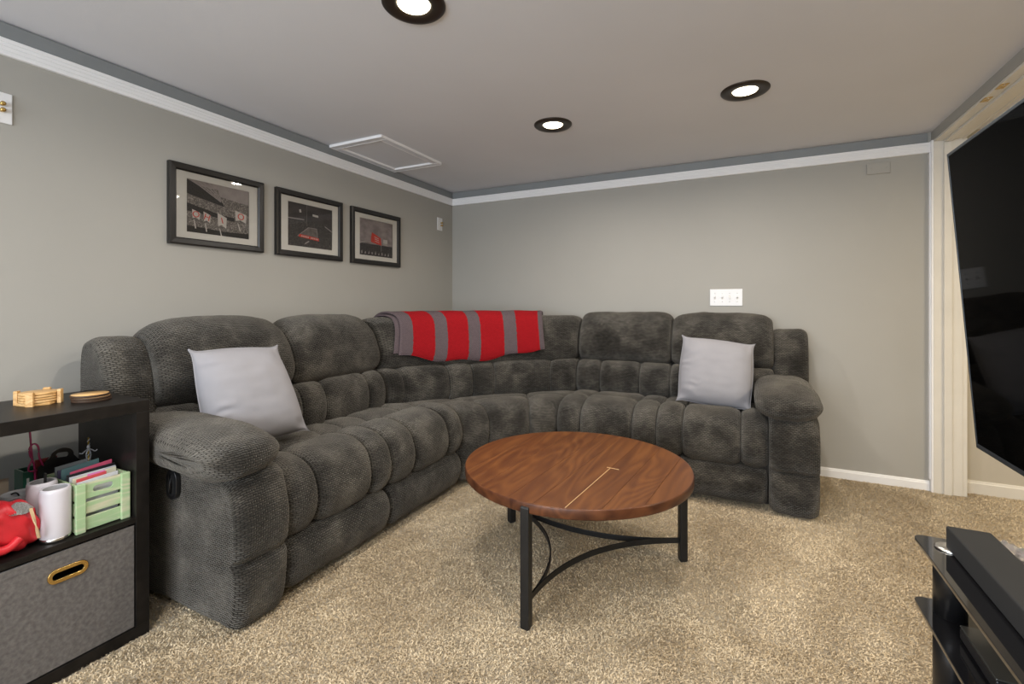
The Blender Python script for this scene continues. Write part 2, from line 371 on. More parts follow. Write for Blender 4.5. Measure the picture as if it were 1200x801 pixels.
# strike plates of the old doors under the header
for y0 in (2.70, 2.845):
    s = thing('strike_plate', 'small brass strike plate under the door header, %s of the two' % ('nearer to the camera' if y0 < 2.8 else 'nearer to the back wall'), 'strike plate', (0.99, y0+0.025, 2.018))
    plate('plate', M['brass'], [(-0.014,-0.028),(0.014,-0.028),(0.014,0.028),(-0.014,0.028)], [oval(0,0,0.012,0.0118)], 0.002, Matrix(((1,0,0,0.99),(0,1,0,y0+0.025),(0,0,-1,2.0168),(0,0,0,1))), s)
    MB().lathe([(0.0045,0),(0.004,-0.002),(0.001,-0.003)], (0.99, y0+0.006, 2.0158), 8).build('screw', M['steel'], s)

# crown-like rail a little under the ceiling, fluted
def rail(name, axis, a0, a1, m, z0=1.964, z1=2.024):
    h = z1-z0
    prof = [(0, 0), (0.013, 0), (0.0145, 0.04), (0.0145, 0.24), (0.0125, 0.26), (0.0148, 0.28), (0.0148, 0.49), (0.0128, 0.51), (0.015, 0.53), (0.015, 0.72), (0.013, 0.74), (0.0155, 0.76), (0.0155, 0.97), (0.014, 1.0), (0, 1.0)]
    v = []; n = len(prof)
    for a in (a0, a1):
        for d, t in prof:
            v.append((XL+d, a, z0+t*h) if axis == 'y' else (a, YB-d, z0+t*h))
    f = [(i, (i+1) % n, n+(i+1) % n, n+i) for i in range(n)]+[list(range(n))[::-1], list(range(n, 2*n))]
    b = MB(); b.add(v, f, smooth=False); return struct(b.build(name, m))
rail('trim_4', 'y', YR, YB, M['trim']); rail('trim_5', 'x', XL, 0.972, M['trim'])
# wall strips between rail and ceiling, shade put into their darker colour
M['wallshade'] = mat('shaded_wall_paint', (0.23, 0.245, 0.25), 0.5, var=0.03)
struct(MB().box(XL, XL+0.012, YR, YB, 2.024, ZC-0.004).build('trim_6', M['wallshade'], bevel=0.003))
struct(MB().box(XL, 0.958, YB-0.012, YB, 2.024, ZC-0.004).build('trim_7', M['wallshade'], bevel=0.003))
def baseboard(name, m, x0, x1, y, z1=0.056, axis='x'):
    prof = [(0, 0), (0.013, 0), (0.013, z1-0.014), (0.010, z1-0.010), (0.009, z1-0.004), (0.004, z1), (0, z1)]
    v = []; n = len(prof)
    for a in (x0, x1):
        for d, z in prof: v.append((a, y-d, z) if axis == 'x' else (y+d, a, z))
    f = [(i, (i+1) % n, n+(i+1) % n, n+i) for i in range(n)]+[list(range(n))[::-1], list(range(n, 2*n))]
    b = MB(); b.add(v, f, smooth=False); return struct(b.build(name, m))
baseboard('baseboard_back', M['trim'], XL, 0.966, YB); baseboard('baseboard_far', M['cream'], 1.125, 3.1, 3.575, 0.075)
baseboard('baseboard_left', M['trim'], YR, YB, XL, 0.056, 'y')

# access hatch on the ceiling
hx0, hx1, hy0, hy1 = -2.335, -1.915, 2.12, 2.73
ht = thing('access_hatch', 'white framed rectangular access hatch on the ceiling near the left wall', 'hatch', ((hx0+hx1)/2, (hy0+hy1)/2, ZC))
for k, (a, b_, c, d) in enumerate(((hx0, hx1, hy0, hy0+.042), (hx0, hx1, hy1-.042, hy1), (hx0, hx0+.042, hy0+.042, hy1-.042), (hx1-.042, hx1, hy0+.042, hy1-.042))):
    q = MB().box(a, b_, c, d, ZC-0.014, ZC); fs = q.build('frame_strip', M['ceil'], ht)
    lp = MB()
    for a_, b2, c_, d2 in ((a-.003, a, c, d), (b_, b_+.003, c, d), (a, b_, c-.003, c), (a, b_, d, d+.003)):
        lp.box(a_, b2, c_, d2, ZC-.0155, ZC)
    lp.build('lip', M['trim'], fs)  # whiter side faces, light on the frame steps put into the colour
box('hatch_panel', M['ceil'], hx0+.042, hx1-.042, hy0+.042, hy1-.042, ZC-0.003, ZC, ht)

# recessed ceiling lights
CANS = [(-0.953, 2.429, 'bronze ringed ceiling light nearest the back left corner', 1), (0.004, 2.44, 'bronze ringed ceiling light toward the right above the table', 1),
        (-0.985, 1.247, 'bronze ringed ceiling light cut by the top edge of the photo', 1), (0.0, 1.25, 'bronze ringed ceiling light nearest the television, above the camera view', 0.9),
        (-0.985, 0.06, 'unseen bronze ringed ceiling light behind the camera, left row', 1), (0.0, 0.06, 'unseen bronze ringed ceiling light right above the camera', .5),
        (-0.985, -1.12, 'unseen bronze ringed ceiling light by the rear wall, left row', 1), (0.0, -1.12, 'unseen bronze ringed ceiling light by the rear wall, right row', 1)]  # unseen rear rows continue the grid, added for camera-side light
for x, y, lab, s in CANS:
    t = thing('recessed_light', lab, 'ceiling light', (x, y, ZC), group='recessed ceiling lights')
    MB().lathe([(0.105, 0), (0.105, -0.003), (0.100, -0.008), (0.088, -0.0105), (0.064, -0.009), (0.056, -0.004), (0.054, 0)], (x, y, ZC), 48, cap=False).build('trim_ring', M['bronze'], t)
    MB().lathe([(0.0545, -0.0005), (0.052, -0.004), (0.035, -0.0065), (0.012, -0.0075)], (x, y, ZC), 40).build('bulb', M['lens'], t)
    area('recessed_lamp', (x, y, ZC-0.012), (0, 0, 0), 0.09, 0.09, CAN_W*s, CAN_COL, 'DISK', 165)

# ------------------------------------------------------------------ wall pieces
def pic(y0, y1, z0, z1, label, art):
    x = XL
    t = thing('framed_picture', label, 'picture', (x, (y0+y1)/2, z0), group='framed stadium photographs')
    W = y1-y0; H = z1-z0; fw = 0.032
    fr = MB()
    P = [(0, 0.0), (0, 0.022), (0.006, 0.024), (0.026, 0.022), (0.032, 0.016), (0.032, 0.0)]
    # mitred frame
    v = []; n = len(P)
    for (cy, cz, sy, sz) in ((y0, z0, 1, 1), (y1, z0, -1, 1), (y1, z1, -1, -1), (y0, z1, 1, -1)):
        for d, e in P: v.append((x+e, cy+sy*d, cz+sz*d))
    f = [(c*n+i, c*n+i+1, ((c+1) % 4)*n+i+1, ((c+1) % 4)*n+i) for c in range(4) for i in range(n-1)]
    fr.add(v, f, smooth=False); fr.build('frame', M['frame'], t)
    mw = frame_yz(x, (y0+y1)/2, (z0+z1)/2)
    a, b_ = W/2-fw+0.003, H/2-fw+0.003; c = W/2-0.079; d = H/2-0.063
    plate('mat_board', M['matboard'], [(-a,-b_),(a,-b_),(a,b_),(-a,b_)], [[(-c,-d),(c,-d),(c,d),(-c,d)]], 0.003, mw @ Matrix.Translation((0, 0, 0.010)), t)
    pr = MB(); pr.add([(x+0.007, (y0+y1)/2-c-.002, (z0+z1)/2-d-.002), (x+0.007, (y0+y1)/2+c+.002, (z0+z1)/2-d-.002), (x+0.007, (y0+y1)/2+c+.002, (z0+z1)/2+d+.002), (x+0.007, (y0+y1)/2-c-.002, (z0+z1)/2+d+.002)], [(0, 1, 2, 3)], [[(0, 0), (1, 0), (1, 1), (0, 1)]])
    p = pr.build('photo_print', M['print_'+art], t)
    pm = lambda k: frame_yz(x+0.0078+k*0.0003, (y0+y1)/2, (z0+z1)/2) @ Matrix.Diagonal((c, d, 1, 1))
    ART[art](p, pm, c, d, mw)
    pa = MB(); pa.add([(x+.014, y0+fw-.003, z0+fw-.003), (x+.014, y1-fw+.003, z0+fw-.003), (x+.014, y1-fw+.003, z1-fw+.003), (x+.014, y0+fw-.003, z1-fw+.003)], [(0, 1, 2, 3)], smooth=False); pa.build('glass_pane', M['pane'], t, recalc=False)
M['frame'] = mat('black_frame', (0.010, 0.009, 0.008), 0.35, var=0.1)
M['ink_w'] = mat('print_white', (0.62, 0.60, 0.58), 0.6); M['ink_k'] = mat('print_black', (0.02, 0.018, 0.018), 0.6); M['ink_r'] = mat('print_red', (0.62, 0.05, 0.03), 0.6)
M['ink_g'] = mat('print_grey', (0.16, 0.145, 0.14), 0.6, var=0.4, vscale=40); M['ink_l'] = mat('print_pale', (0.36, 0.33, 0.33), 0.6, var=0.1, vscale=20)
def crowd(name, bottom, top, horizon, spk=0.25):
    """monochrome stadium print: speckled crowd below, plain sky above"""
    m, t, b = nt(name)
    uv = N(t, 'ShaderNodeUVMap'); sp = N(t, 'ShaderNodeSeparateXYZ'); t.links.new(uv.outputs[0], sp.inputs[0])
    v = N(t, 'ShaderNodeTexVoronoi'); v.inputs['Scale'].default_value = 75; t.links.new(uv.outputs[0], v.inputs['Vector'])
    n = N(t, 'ShaderNodeTexNoise'); n.inputs['Scale'].default_value = 5; n.inputs['Detail'].default_value = 6; t.links.new(uv.outputs[0], n.inputs['Vector'])
    r = ramp(t, [(0.0, [c*0.3 for c in bottom]), (0.6, bottom), (1.0, [min(1, c*2.6) for c in bottom])]); t.links.new(v.outputs['Color'], r.inputs[0])
    rs = ramp(t, [(0.35, [c*0.75 for c in top]), (0.65, [min(1, c*1.25) for c in top])]); t.links.new(n.outputs[0], rs.inputs[0])
    st = N(t, 'ShaderNodeMath', operation='GREATER_THAN'); st.inputs[1].default_value = horizon; t.links.new(sp.outputs[1], st.inputs[0])
    mx = N(t, 'ShaderNodeMix', data_type='RGBA'); t.links.new(st.outputs[0], mx.inputs[0]); t.links.new(r.outputs[0], mx.inputs[6]); t.links.new(rs.outputs[0], mx.inputs[7])
    t.links.new(mx.outputs[2], b.inputs['Base Color']); b.inputs['Roughness'].default_value = 0.6
    return m
M['print_flags'] = crowd('print_flags', (0.20, 0.185, 0.175), (0.34, 0.30, 0.30), 0.90)
M['print_field'] = crowd('print_field', (0.055, 0.05, 0.048), (0.05, 0.042, 0.042), 0.62)
M['print_flag'] = crowd('print_flag', (0.04, 0.036, 0.038), (0.30, 0.265, 0.275), 0.33)
def shp(p, pm, k, m, pts, name='print_shape'):
    return plate(name, M[m], pts, [], 0.0002, pm(k), p)
def art_flags(p, pm, c, d, mw):
    shp(p, pm, 0, 'ink_l', [(0.02,.55),(0.4,.5),(1,.42),(1,1),(-.1,1)], 'sky')
    shp(p, pm, 1, 'ink_k', [(-1,.45),(-.3,.28),(.15,.18),(.12,.30),(-.45,.72),(-1,1)], 'upper_deck')
    shp(p, pm, 1, 'ink_k', [(-1,.10),(-.4,-.05),(.1,-.18),(.5,-.2),(.5,-.35),(0,-.32),(-.5,-.25),(-1,-.2)], 'lower_deck')
    for i in range(4): shp(p, pm, 2, 'ink_l', [(-.9+i*.18,1),(-.84+i*.18,1),(.05,.36+i*.04),(.05,.33+i*.04)], 'canopy_line')
    shp(p, pm, 1, 'ink_k', [(-1,-.75),(.2,-.82),(1,-.78),(1,-1),(-1,-1)], 'ground')
    fl = [(-.84,-.12,.24,.40,'O'), (-.50,-.14,.22,.45,'H'), (-.06,-.10,.30,.62,'I'), (.52,.12,.40,.50,'O')]
    for i, (a, b_, w_, h_, ch) in enumerate(fl):
        shp(p, pm, 3, 'ink_w', [(a,b_),(a+w_*.5,b_-h_*.12),(a+w_,b_-h_*.25),(a+w_*.95,b_-h_*.95),(a+w_*.45,b_-h_*.75),(a+.02,b_-h_*.85)], 'flag')
        text('flag_letter', ch, 0.042 if i < 3 else 0.046, M['ink_r'], mw @ Matrix.Translation(((a+w_*.5)*c, (b_-h_*.48)*d, 0.0092)) @ Matrix.Rotation(0.25*(-1)**i, 4, 'Z'), p)
        shp(p, pm, 3, 'ink_w', [(a+w_*.2,b_-h_),(a+w_*.2+.025,b_-h_),(a+w_*.45+.02,b_-h_-.32),(a+w_*.45-.02,b_-h_-.32)], 'flag_pole')
def art_field(p, pm, c, d, mw):
    shp(p, pm, 1, 'ink_l', [(-.12,-.05),(.28,-.05),(.34,-.62),(-.60,-.52)], 'field_line')
    shp(p, pm, 2, 'ink_g', [(-.10,-.07),(.26,-.07),(.32,-.60),(-.56,-.50)], 'field')
    shp(p, pm, 3, 'ink_r', [(-.50,-.42),(.36,-.50),(.38,-.64),(-.55,-.54)], 'end_zone')
    for i in range(11):
        if i == 5: continue
        shp(p, pm, 4, 'ink_w', [(-.42+i*.07,-.47-i*.006),(-.38+i*.07,-.47-i*.006),(-.38+i*.07,-.53-i*.006),(-.42+i*.07,-.53-i*.006)], 'end_zone_mark')
    shp(p, pm, 3, 'ink_w', [(-.52,.72),(-.44,.74),(-.42,.60),(-.5,.58)], 'flood_light')
    shp(p, pm, 3, 'ink_w', [(.08,.62),(.34,.60),(.34,.50),(.08,.52)], 'scoreboard')
    shp(p, pm, 3, 'ink_l', [(-1,.28),(-.3,.30),(-.3,.26),(-1,.23)], 'stand_lights')
    shp(p, pm, 3, 'ink_l', [(.65,.15),(1,-.05),(1,-.1),(.65,.11)], 'stand_lights')
    shp(p, pm, 3, 'ink_l', [(-.25,-.80),(-.10,-.68),(-.06,-.72),(-.30,-.90)], 'band_mark')
    shp(p, pm, 2, 'ink_g', [(-.19,1),(-.17,1),(-.17,0),(-.19,0)], 'goal_post')
def art_flag(p, pm, c, d, mw):
    shp(p, pm, 1, 'ink_w', [(.42,.02),(.68,.02),(.68,-.30),(.42,-.30)], 'scoreboard')
    shp(p, pm, 1, 'ink_l', [(-1,-.32),(-.6,-.20),(1,-.22),(1,-.27),(-.6,-.25),(-1,-.40)], 'roof_line')
    shp(p, pm, 2, 'ink_r', [(-.28,.32),(.05,.16),(.26,.06),(.30,-.34),(0,-.30),(-.34,-.22),(-.32,.05)], 'flag')
    for i in range(3): shp(p, pm, 3, 'ink_w', [(-.14+.02*i,.10-.11*i),(.12+.02*i,.02-.11*i),(.12+.02*i,-.01-.11*i),(-.14+.02*i,.07-.11*i)], 'flag_mark')
    shp(p, pm, 1, 'ink_l', [(.28,.05),(.31,.05),(.30,-.7),(.28,-.7)], 'flag_pole')
    for i in range(9): shp(p, pm, 2, 'ink_l', [(-.9+i*.2,-.80-.05*(i%3)),(-.85+i*.2,-.72-.05*(i%2)),(-.82+i*.2,-.90),(-.90+i*.2,-.92)], 'raised_hand')
ART = {'flags': art_flags, 'field': art_field, 'flag': art_flag}
pic(1.201, 1.666, 1.362, 1.738, 'black framed stadium photo with four white and red letter flags, nearest picture', 'flags')
pic(1.743, 2.221, 1.361, 1.739, 'black framed night stadium photo with red end zone, middle picture of three', 'field')
pic(2.300, 2.789, 1.360, 1.738, 'black framed photo of one red flag over a stadium, picture nearest the corner', 'flag')

def jack_plate(y0, y1, z0, z1, label, yc):
    t = thing('speaker_jack_plate', label, 'wall plate', (XL, (y0+y1)/2, z0), group='speaker jack plates')
    box('plate', M['white'], XL, XL+0.006, y0, y1, z0, z1, t, 0.002)
    zc = (z0+z1)/2
    for dz in (-0.011, 0.011):
        q = MB(); q.lathe([(0.006, 0), (0.006, 0.006), (0.0075, 0.007), (0.0075, 0.018), (0.005, 0.020)], (0, 0, 0), 14)
        q.v = [(XL+0.006+p[2], yc+p[0], zc+dz+p[1]) for p in q.v]; q.build('binding_post', M['brass'], t)
    for z in (z0+.012, z1-.012):
        q = MB(); q.lathe([(0.003, 0), (0.0028, 0.001), (0.001, 0.0014)], (0, 0, 0), 10)
        q.v = [(XL+0.006+p[2], (y0+y1)/2+p[0], z+p[1]) for p in q.v]; q.build('screw', M['steel'], t)
jack_plate(0.63, 0.70, 1.724, 1.832, 'white wall plate with gold speaker posts at the photo left edge', 0.672)
jack_plate(3.287, 3.358, 1.718, 1.826, 'small white wall plate with two gold posts near the back left corner', 3.335)
t = thing('blank_plate', 'blank wall plate painted wall grey, high near the right end of the back wall', 'wall plate', (0.728, YB, 1.870))
box('plate', M['wall'], 0.671, 0.785, YB-0.010, YB, 1.872, 1.938, t, 0.002)
for sx in (0.69, 0.766):
    q = MB(); q.lathe([(0.003, 0), (0.002, 0.001)], (0, 0, 0), 8); q.v = [(sx+p[0], YB-0.010-p[2], 1.905+p[1]) for p in q.v]; q.build('screw', M['wall'], t)
t = thing('switch_plate', 'white four gang light switch plate on the back wall above the sofa', 'light switch', (-0.11, YB, 1.07))
box('plate', M['white'], -0.212, -0.009, YB-0.006, YB, 1.072, 1.187, t, 0.0022)
for i in range(4):
    cx = -0.1805+i*0.0465
    up = (1, 1, -1, 1)[i]
    box('toggle_surround', M['cream'], cx-0.0055, cx+0.0055, YB-0.0068, YB-0.0055, 1.118, 1.142, t)
    q = MB(); q.box(cx-0.004, cx+0.004, YB-0.017, YB-0.006, 1.124, 1.136)
    q.v = [(a, b_, z+up*0.5*(YB-0.006-b_)) for a, b_, z in q.v]; q.build('toggle', M['white'], t, 0.001)
    for z in (1.101, 1.158):
        q = MB(); q.lathe([(0.0032, 0), (0.003, 0.001), (0.001, 0.0013)], (0, 0, 0), 10); q.v = [(cx+p[0], YB-0.006-p[2], z+p[1]) for p in q.v]; q.build('screw', M['steel'], t)

# ------------------------------------------------------------------ sectional sofa
def section(pts, step=0.009):
    P = np.array(pts, float); n = len(P); out = []
    for i in range(n):
        p0, p1, p2, p3 = P[i-1], P[i], P[(i+1) % n], P[(i+2) % n]
        for k in range(24):
            s = k/24; out.append(0.5*((2*p1)+(-p0+p2)*s+(2*p0-5*p1+4*p2-p3)*s*s+(-p0+3*p1-3*p2+p3)*s**3))
    Q = np.array(out); d = np.linalg.norm(np.roll(Q, -1, 0)-Q, axis=1); L = d.sum(); c = np.concatenate([[0], np.cumsum(d)])
    m = max(24, int(L/step)); s = np.linspace(0, L, m, endpoint=False); Qc = np.vstack([Q, Q[:1]])
    R = np.stack([np.interp(s, c, Qc[:, 0]), np.interp(s, c, Qc[:, 1])], 1)
    T = np.roll(R, -1, 0)-np.roll(R, 1, 0); T /= np.linalg.norm(T, axis=1)[:, None]
    A = 0.5*np.sum(R[:, 0]*np.roll(R[:, 1], -1)-np.roll(R[:, 0], -1)*R[:, 1])
    Nn = np.stack([T[:, 1], -T[:, 0]], 1)*(1 if A > 0 else -1)
    return R, Nn, s
seedc = [0]
def puff(B, pts, u0, u1, mapf, r=0.05, dep=0.03, r1=None, dep1=None, amp=0.004, wr=0.0016, warp=None, step=0.011, us=1.0, shrink=False):
    """padded roll: closed section (t,z) swept along u, both ends rounded in by dep over r"""
    seedc[0] += 1; sd = seedc[0]*13.7
    R, Nn, S = section(pts); r1 = r if r1 is None else r1; dep1 = dep if dep1 is None else dep1
    L = abs(u1-u0); n = max(6, int(L/step)); RC = (R.max(0)+R.min(0))/2; RH = (R.max(0)-R.min(0))/2
    us_ = sorted(set([round(x, 5) for x in list(np.linspace(0, L, n+1))+[r*q for q in (.01, .04, .1, .2, .35)]+[L-r1*q for q in (.01, .04, .1, .2, .35)]]))
    sg = 1 if u1 > u0 else -1; v = []
    for e in us_:
        ins = 0.0
        if e < r: ins = max(ins, dep*(1-math.sqrt(max(0, 1-(1-e/r)**2))))
        if L-e < r1: ins = max(ins, dep1*(1-math.sqrt(max(0, 1-(1-(L-e)/r1)**2))))
        em = min(e, L-e)
        for k in range(len(R)):
            q = R[k]; nn = Nn[k]; s = S[k]
            if shrink: q = RC+(R[k]-RC)*(1-ins/RH)
            a = noise.noise(Vector(((u0+e)*us*8, s*7, sd)))*amp + noise.noise(Vector(((u0+e)*us*28, s*24, sd)))*amp*0.3
            wv = wr*math.exp(-em*us/0.035)*math.sin(s*2*PI/0.021+4*noise.noise(Vector((s*20, e*us*12, sd))))
            d = (0 if shrink else -ins)+a+wv
            t_, z_ = q[0]+nn[0]*d, q[1]+nn[1]*d
            if warp: t_, z_ = warp(e/L, t_, z_)
            v.append(mapf(u0+sg*e, t_, z_))
    m = len(R); f = []; uv = []
    sc = [(s) for s in S]+[S[-1]+(S[1]-S[0])]
    for i in range(len(us_)-1):
        ua, ub = (u0+us_[i])*us, (u0+us_[i+1])*us
        for k in range(m):
            k2 = (k+1) % m
            f.append((i*m+k, i*m+k2, (i+1)*m+k2, (i+1)*m+k)); uv.append([(ua, sc[k]), (ua, sc[k+1]), (ub, sc[k+1]), (ub, sc[k])])
    o = len(B.v); B.add(v, f, uv)
    for row, rev in ((0, True), (len(us_)-1, False)):   # caps, planar uv
        ring = list(range(row*m, row*m+m)); cen = np.mean([v[k] for k in ring], axis=0)
        rings = [ring]; 
        for q in (0.6, 0.25):
            st = len(B.v); new = []
            for j, k in enumerate(ring):
                p = np.array(v[k])*q+cen*(1-q); B.v.append(tuple(p)); new.append(st+j-o)
            rings.append(new)
        for a, b_, qa, qb in ((rings[0], rings[1], 1, .6), (rings[1], rings[2], .6, .25)):
            mc = R.mean(0)
            for j in range(m):
                j2 = (j+1) % m
                B.f.append([a[j]+o, a[j2]+o, b_[j2]+o, b_[j]+o]); B.sm.append(True)
                g = lambda jj, q: tuple(R[jj]*q+mc*(1-q))
                B.uv.append([g(j, qa), g(j2, qa), g(j2, qb), g(j, qb)])
        B.f.append([k+o for k in rings[2]]); B.sm.append(True); B.uv.append([tuple(R[j]*.25+R.mean(0)*.75) for j in range(m)])
def part(name, parent, *puffs, **kw):
    B = MB()
    for p in puffs: puff(B, *p[0], **p[1])
    o = B.build(name, M['fabric'], parent)
    for k, v in kw.items(): o[k] = v
    return o
FX = -1.455; FY = 2.715
mapL = lambda u, t, z: (FX-t, u, z)
mapR = lambda u, t, z: (u, FY+(t if t < .6 else .6+(t-.6)*.8), z)
# wedge: lerp between a front and a back curve
def bez(a, b, c, s): return (a[0]*(1-s)**2+2*b[0]*s*(1-s)+c[0]*s*s, a[1]*(1-s)**2+2*b[1]*s*(1-s)+c[1]*s*s)
WF = ((FX, 2.32), (-1.30, 2.57), (-1.05, FY)); WB = ((FX-0.75, 2.18), (-1.78, 2.94), (-1.10, FY+0.75))
def mapW(u, t, z):
    f = bez(*WF, u); b = bez(*WB, u); k = t/0.75
    return (f[0]+(b[0]-f[0])*k, f[1]+(b[1]-f[1])*k, z)
FRONT = [(.08,.222),(.03,.24),(.0,.30),(.0,.37),(.03,.445),(.09,.49),(.17,.505),(.25,.495),(.29,.46),(.29,.36),(.2,.25)]
REAR = [(.285,.45),(.31,.478),(.38,.49),(.48,.482),(.58,.46),(.6,.38),(.45,.34),(.3,.36)]
FOOT = [(.085,.03),(.04,.045),(.01,.11),(.015,.18),(.06,.226),(.15,.226),(.17,.12),(.15,.035)]
LOW = [(.52,.44),(.475,.49),(.47,.58),(.50,.655),(.56,.688),(.68,.66),(.7,.5),(.62,.43)]
HEAD = [(.60,.672),(.54,.70),(.515,.77),(.53,.86),(.57,.95),(.63,1.01),(.70,1.03),(.78,1.005),(.81,.92),(.80,.8),(.74,.69)]
HEADW = [(.60,.672),(.54,.70),(.52,.77),(.535,.86),(.565,.94),(.60,.98),(.66,1.0),(.74,.99),(.78,.92),(.78,.8),(.72,.69)]
sofa = thing('sectional_sofa', 'large dark grey brown chenille reclining corner sofa along the left and back walls', 'sofa', (-1.6, 2.4, 0))
def channels(u0, u1, fr=(0, .25, .77, 1)): return [(u0+(u1-u0)*a, u0+(u1-u0)*b) for a, b in zip(fr[:-1], fr[1:])]
def seat(u0, u1, mp, rear=None, fr=(0, .25, .77, 1)):
    foot = True; rear = rear or (u0, u1)
    g = 0.004
    core = part('seat_cushion', sofa, ((([(.12,.26),(.3,.26),(.62,.30),(.64,.42),(.45,.45),(.2,.45),(.1,.38)]), u0+g, u1-g, mp), dict(r=.02, dep=.01, wr=0)))
    for a, b in channels(u0, u1, fr): part('bolster', core, ((FRONT, a+.001, b-.001, mp), dict(r=.065, dep=.035)))
    for a, b in channels(rear[0], rear[1], fr):
        part('bolster', core, ((REAR, a+.001, b-.001, mp), dict(r=.055, dep=.026)))
    if foot:
        fo = part('footrest', sofa, ((FOOT, u0+.006, u1-.006, mp), dict(r=.05, dep=.03, amp=.006)))
def back(u0, u1, mp, arch, hu=None, fr=(0, .25, .77, 1)):
    lo = part('back_cushion', sofa, (([(.53,.46),(.55,.66),(.70,.66),(.74,.5),(.70,.44)], u0+.004, u1-.004, mp), dict(r=.02, dep=.01, wr=0)))
    for a, b in channels(u0, u1, fr): part('bolster', lo, ((LOW, a+.001, b-.001, mp), dict(r=.05, dep=.028)))
    hu = hu or (u0, u1)
    wp = (lambda e, t, z: (t, z-arch*abs(2*e-1)**3*(max(0, z-.68)/.35))) if arch else None
    part('headrest', sofa, ((HEAD, hu[0]+.002, hu[1]-.002, mp), dict(r=.07, dep=.04, warp=wp, amp=.006)))
seat(1.145, 1.705, mapL); seat(1.705, 2.315, mapL, (1.705, 2.25), (0, .29, .77, 1))
back(1.00, 1.60, mapL, .045, (1.0, 1.60)); back(1.60, 2.19, mapL, .045, (1.60, 2.20))
seat(-1.05, -.45, mapR, (-1.06, -.45)); seat(-.45, .115, mapR)
back(-1.08, -.437, mapR, .01, None, (0, .27, .69, 1)); back(-.437, .165, mapR, .03)
# wedge
WL = 0.95
core = part('seat_cushion', sofa, (([(.12,.05),(.4,.05),(.62,.06),(.64,.42),(.45,.45),(.2,.45),(.1,.38)], 0.004, .996, mapW), dict(r=.02, dep=.01, wr=0, us=WL, step=.03)))
FW = [(.06,.04),(.03,.08),(.02,.2),(.0,.33),(.02,.42),(.08,.475),(.17,.49),(.27,.48),(.30,.44),(.29,.36),(.2,.1),(.12,.045)]
for a, b in ((0, .30), (.30, .72), (.72, 1)):
    part('bolster', core, ((FW, a+.001, b-.001, mapW), dict(r=.10, dep=.04, us=WL, step=.02)))
for a, b in ((0, .30), (.30, .72), (.72, 1)):
    part('bolster', core, (([(.29,.43),(.33,.465),(.40,.475),(.48,.47),(.60,.45),(.6,.38),(.45,.34),(.3,.36)], a+.001, b-.001, mapW), dict(r=.08, dep=.02, us=WL, step=.02)))
lo = part('back_cushion', sofa, (([(.53,.46),(.55,.66),(.68,.66),(.70,.5),(.68,.44)], 0.004, .996, mapW), dict(r=.02, dep=.01, wr=0, us=WL, step=.03)))
for a, b in ((0, .07), (.07, .30), (.30, .425), (.425, .545), (.545, .855), (.855, 1)):
    part('bolster', lo, ((LOW, a+.001, b-.001, mapW), dict(r=.05, dep=.024, us=WL, step=.012)))
part('headrest', sofa, ((HEADW, 0.003, .997, mapW), dict(r=.06, dep=.04, us=WL, step=.015, amp=.006)))
# arms
ARM = [(.07,.015),(.02,.03),(-.005,.12),(-.005,.205),(.012,.232),(-.012,.26),(-.018,.36),(.0,.46),(.06,.52),(.3,.53),(.6,.53),(.72,.5),(.74,.3),(.72,.03),(.4,.015)]
PAD = [(.02,.495),(-.03,.52),(-.04,.565),(-.005,.61),(.08,.642),(.2,.660),(.35,.667),(.5,.66),(.6,.64),(.62,.57),(.45,.52),(.25,.49),(.10,.482)]
for u0, u1, p0, p1, mp, lab in ((.945, 1.142, .868, 1.135, mapL, 'left'), (.337, .117, .350, .050, mapR, 'right')):
    ar = part('armrest', sofa, ((ARM, u0, u1, mp), dict(r=.055, dep=.032, r1=.05, dep1=.03, amp=.006, wr=.001, shrink=True)))
    part('arm_pad', ar, (([(t+(.03 if lab == 'left' else 0), z+(.012 if lab == 'left' else 0)) for t, z in PAD], p0, p1, mp), dict(r=.115, dep=.075, amp=.008, wr=.0012, shrink=True)))
# wings beside the outer headrests
WING = [(.60,.46),(.575,.60),(.58,.75),(.62,.88),(.68,.945),(.76,.95),(.82,.90),(.83,.7),(.82,.46),(.7,.44)]
part('back_wing', sofa, ((WING, .856, 1.02, mapL), dict(r=.05, dep=.04, warp=lambda e, t, z: (t, z+.012*(1-e)))))
WINGR = [(.60,.46),(.58,.60),(.59,.75),(.63,.87),(.68,.92),(.74,.925),(.77,.88),(.77,.7),(.77,.46),(.7,.44)]
part('back_wing', sofa, ((WINGR, .352, .150, mapR), dict(r=.05, dep=.04)))
# rear shell and plinth
sh = [(.72,.06),(.72,.9),(.80,.9),(.79,.06)]
B = MB(); B.box(FX-.80, FX-.70, .99, 2.27, .04, .88); B.box(-1.0, .32, FY+.68, FY+.75, .04, .86)
B.box(FX-.70, FX-.12, 1.0, 2.25, .015, .40); B.box(-1.0, .30, FY+.12, FY+.72, .015, .40)
B.build('base', M['fabric'], sofa, 0.01)
for fx, fy in ((-2.12, 1.0), (-1.62, 1.02), (-2.12, 2.2), (-1.62, 2.2), (-.9, 3.35), (-.9, 2.9), (.24, 3.4), (.24, 2.86)):
    MB().lathe([(.022, 0), (.025, .004), (.022, .035)], (fx, fy, 0), 14).build('foot', M['black'], sofa)
# recliner pull cup on the side of the left arm
cup = MB(); y = .936
rc = plate('recliner_handle', M['black'], oval(0, 0, .10, .058), [oval(0, 0, .078, .038)], .012, Matrix(((0,-1,0,-1.79),(0,0,-1,y),(1,0,0,.455),(0,0,0,1))), sofa, .002)
q = MB(); q.box(-1.808, -1.772, y-.004, y+.003, .416, .494); q.build('cup', M['dark'], rc)
q = MB(); q.tube([(-1.798, y-.004, .425), (-1.793, y-.008, .455), (-1.797, y-.004, .485)], .006, 8); q.build('lever', M['black'], rc)

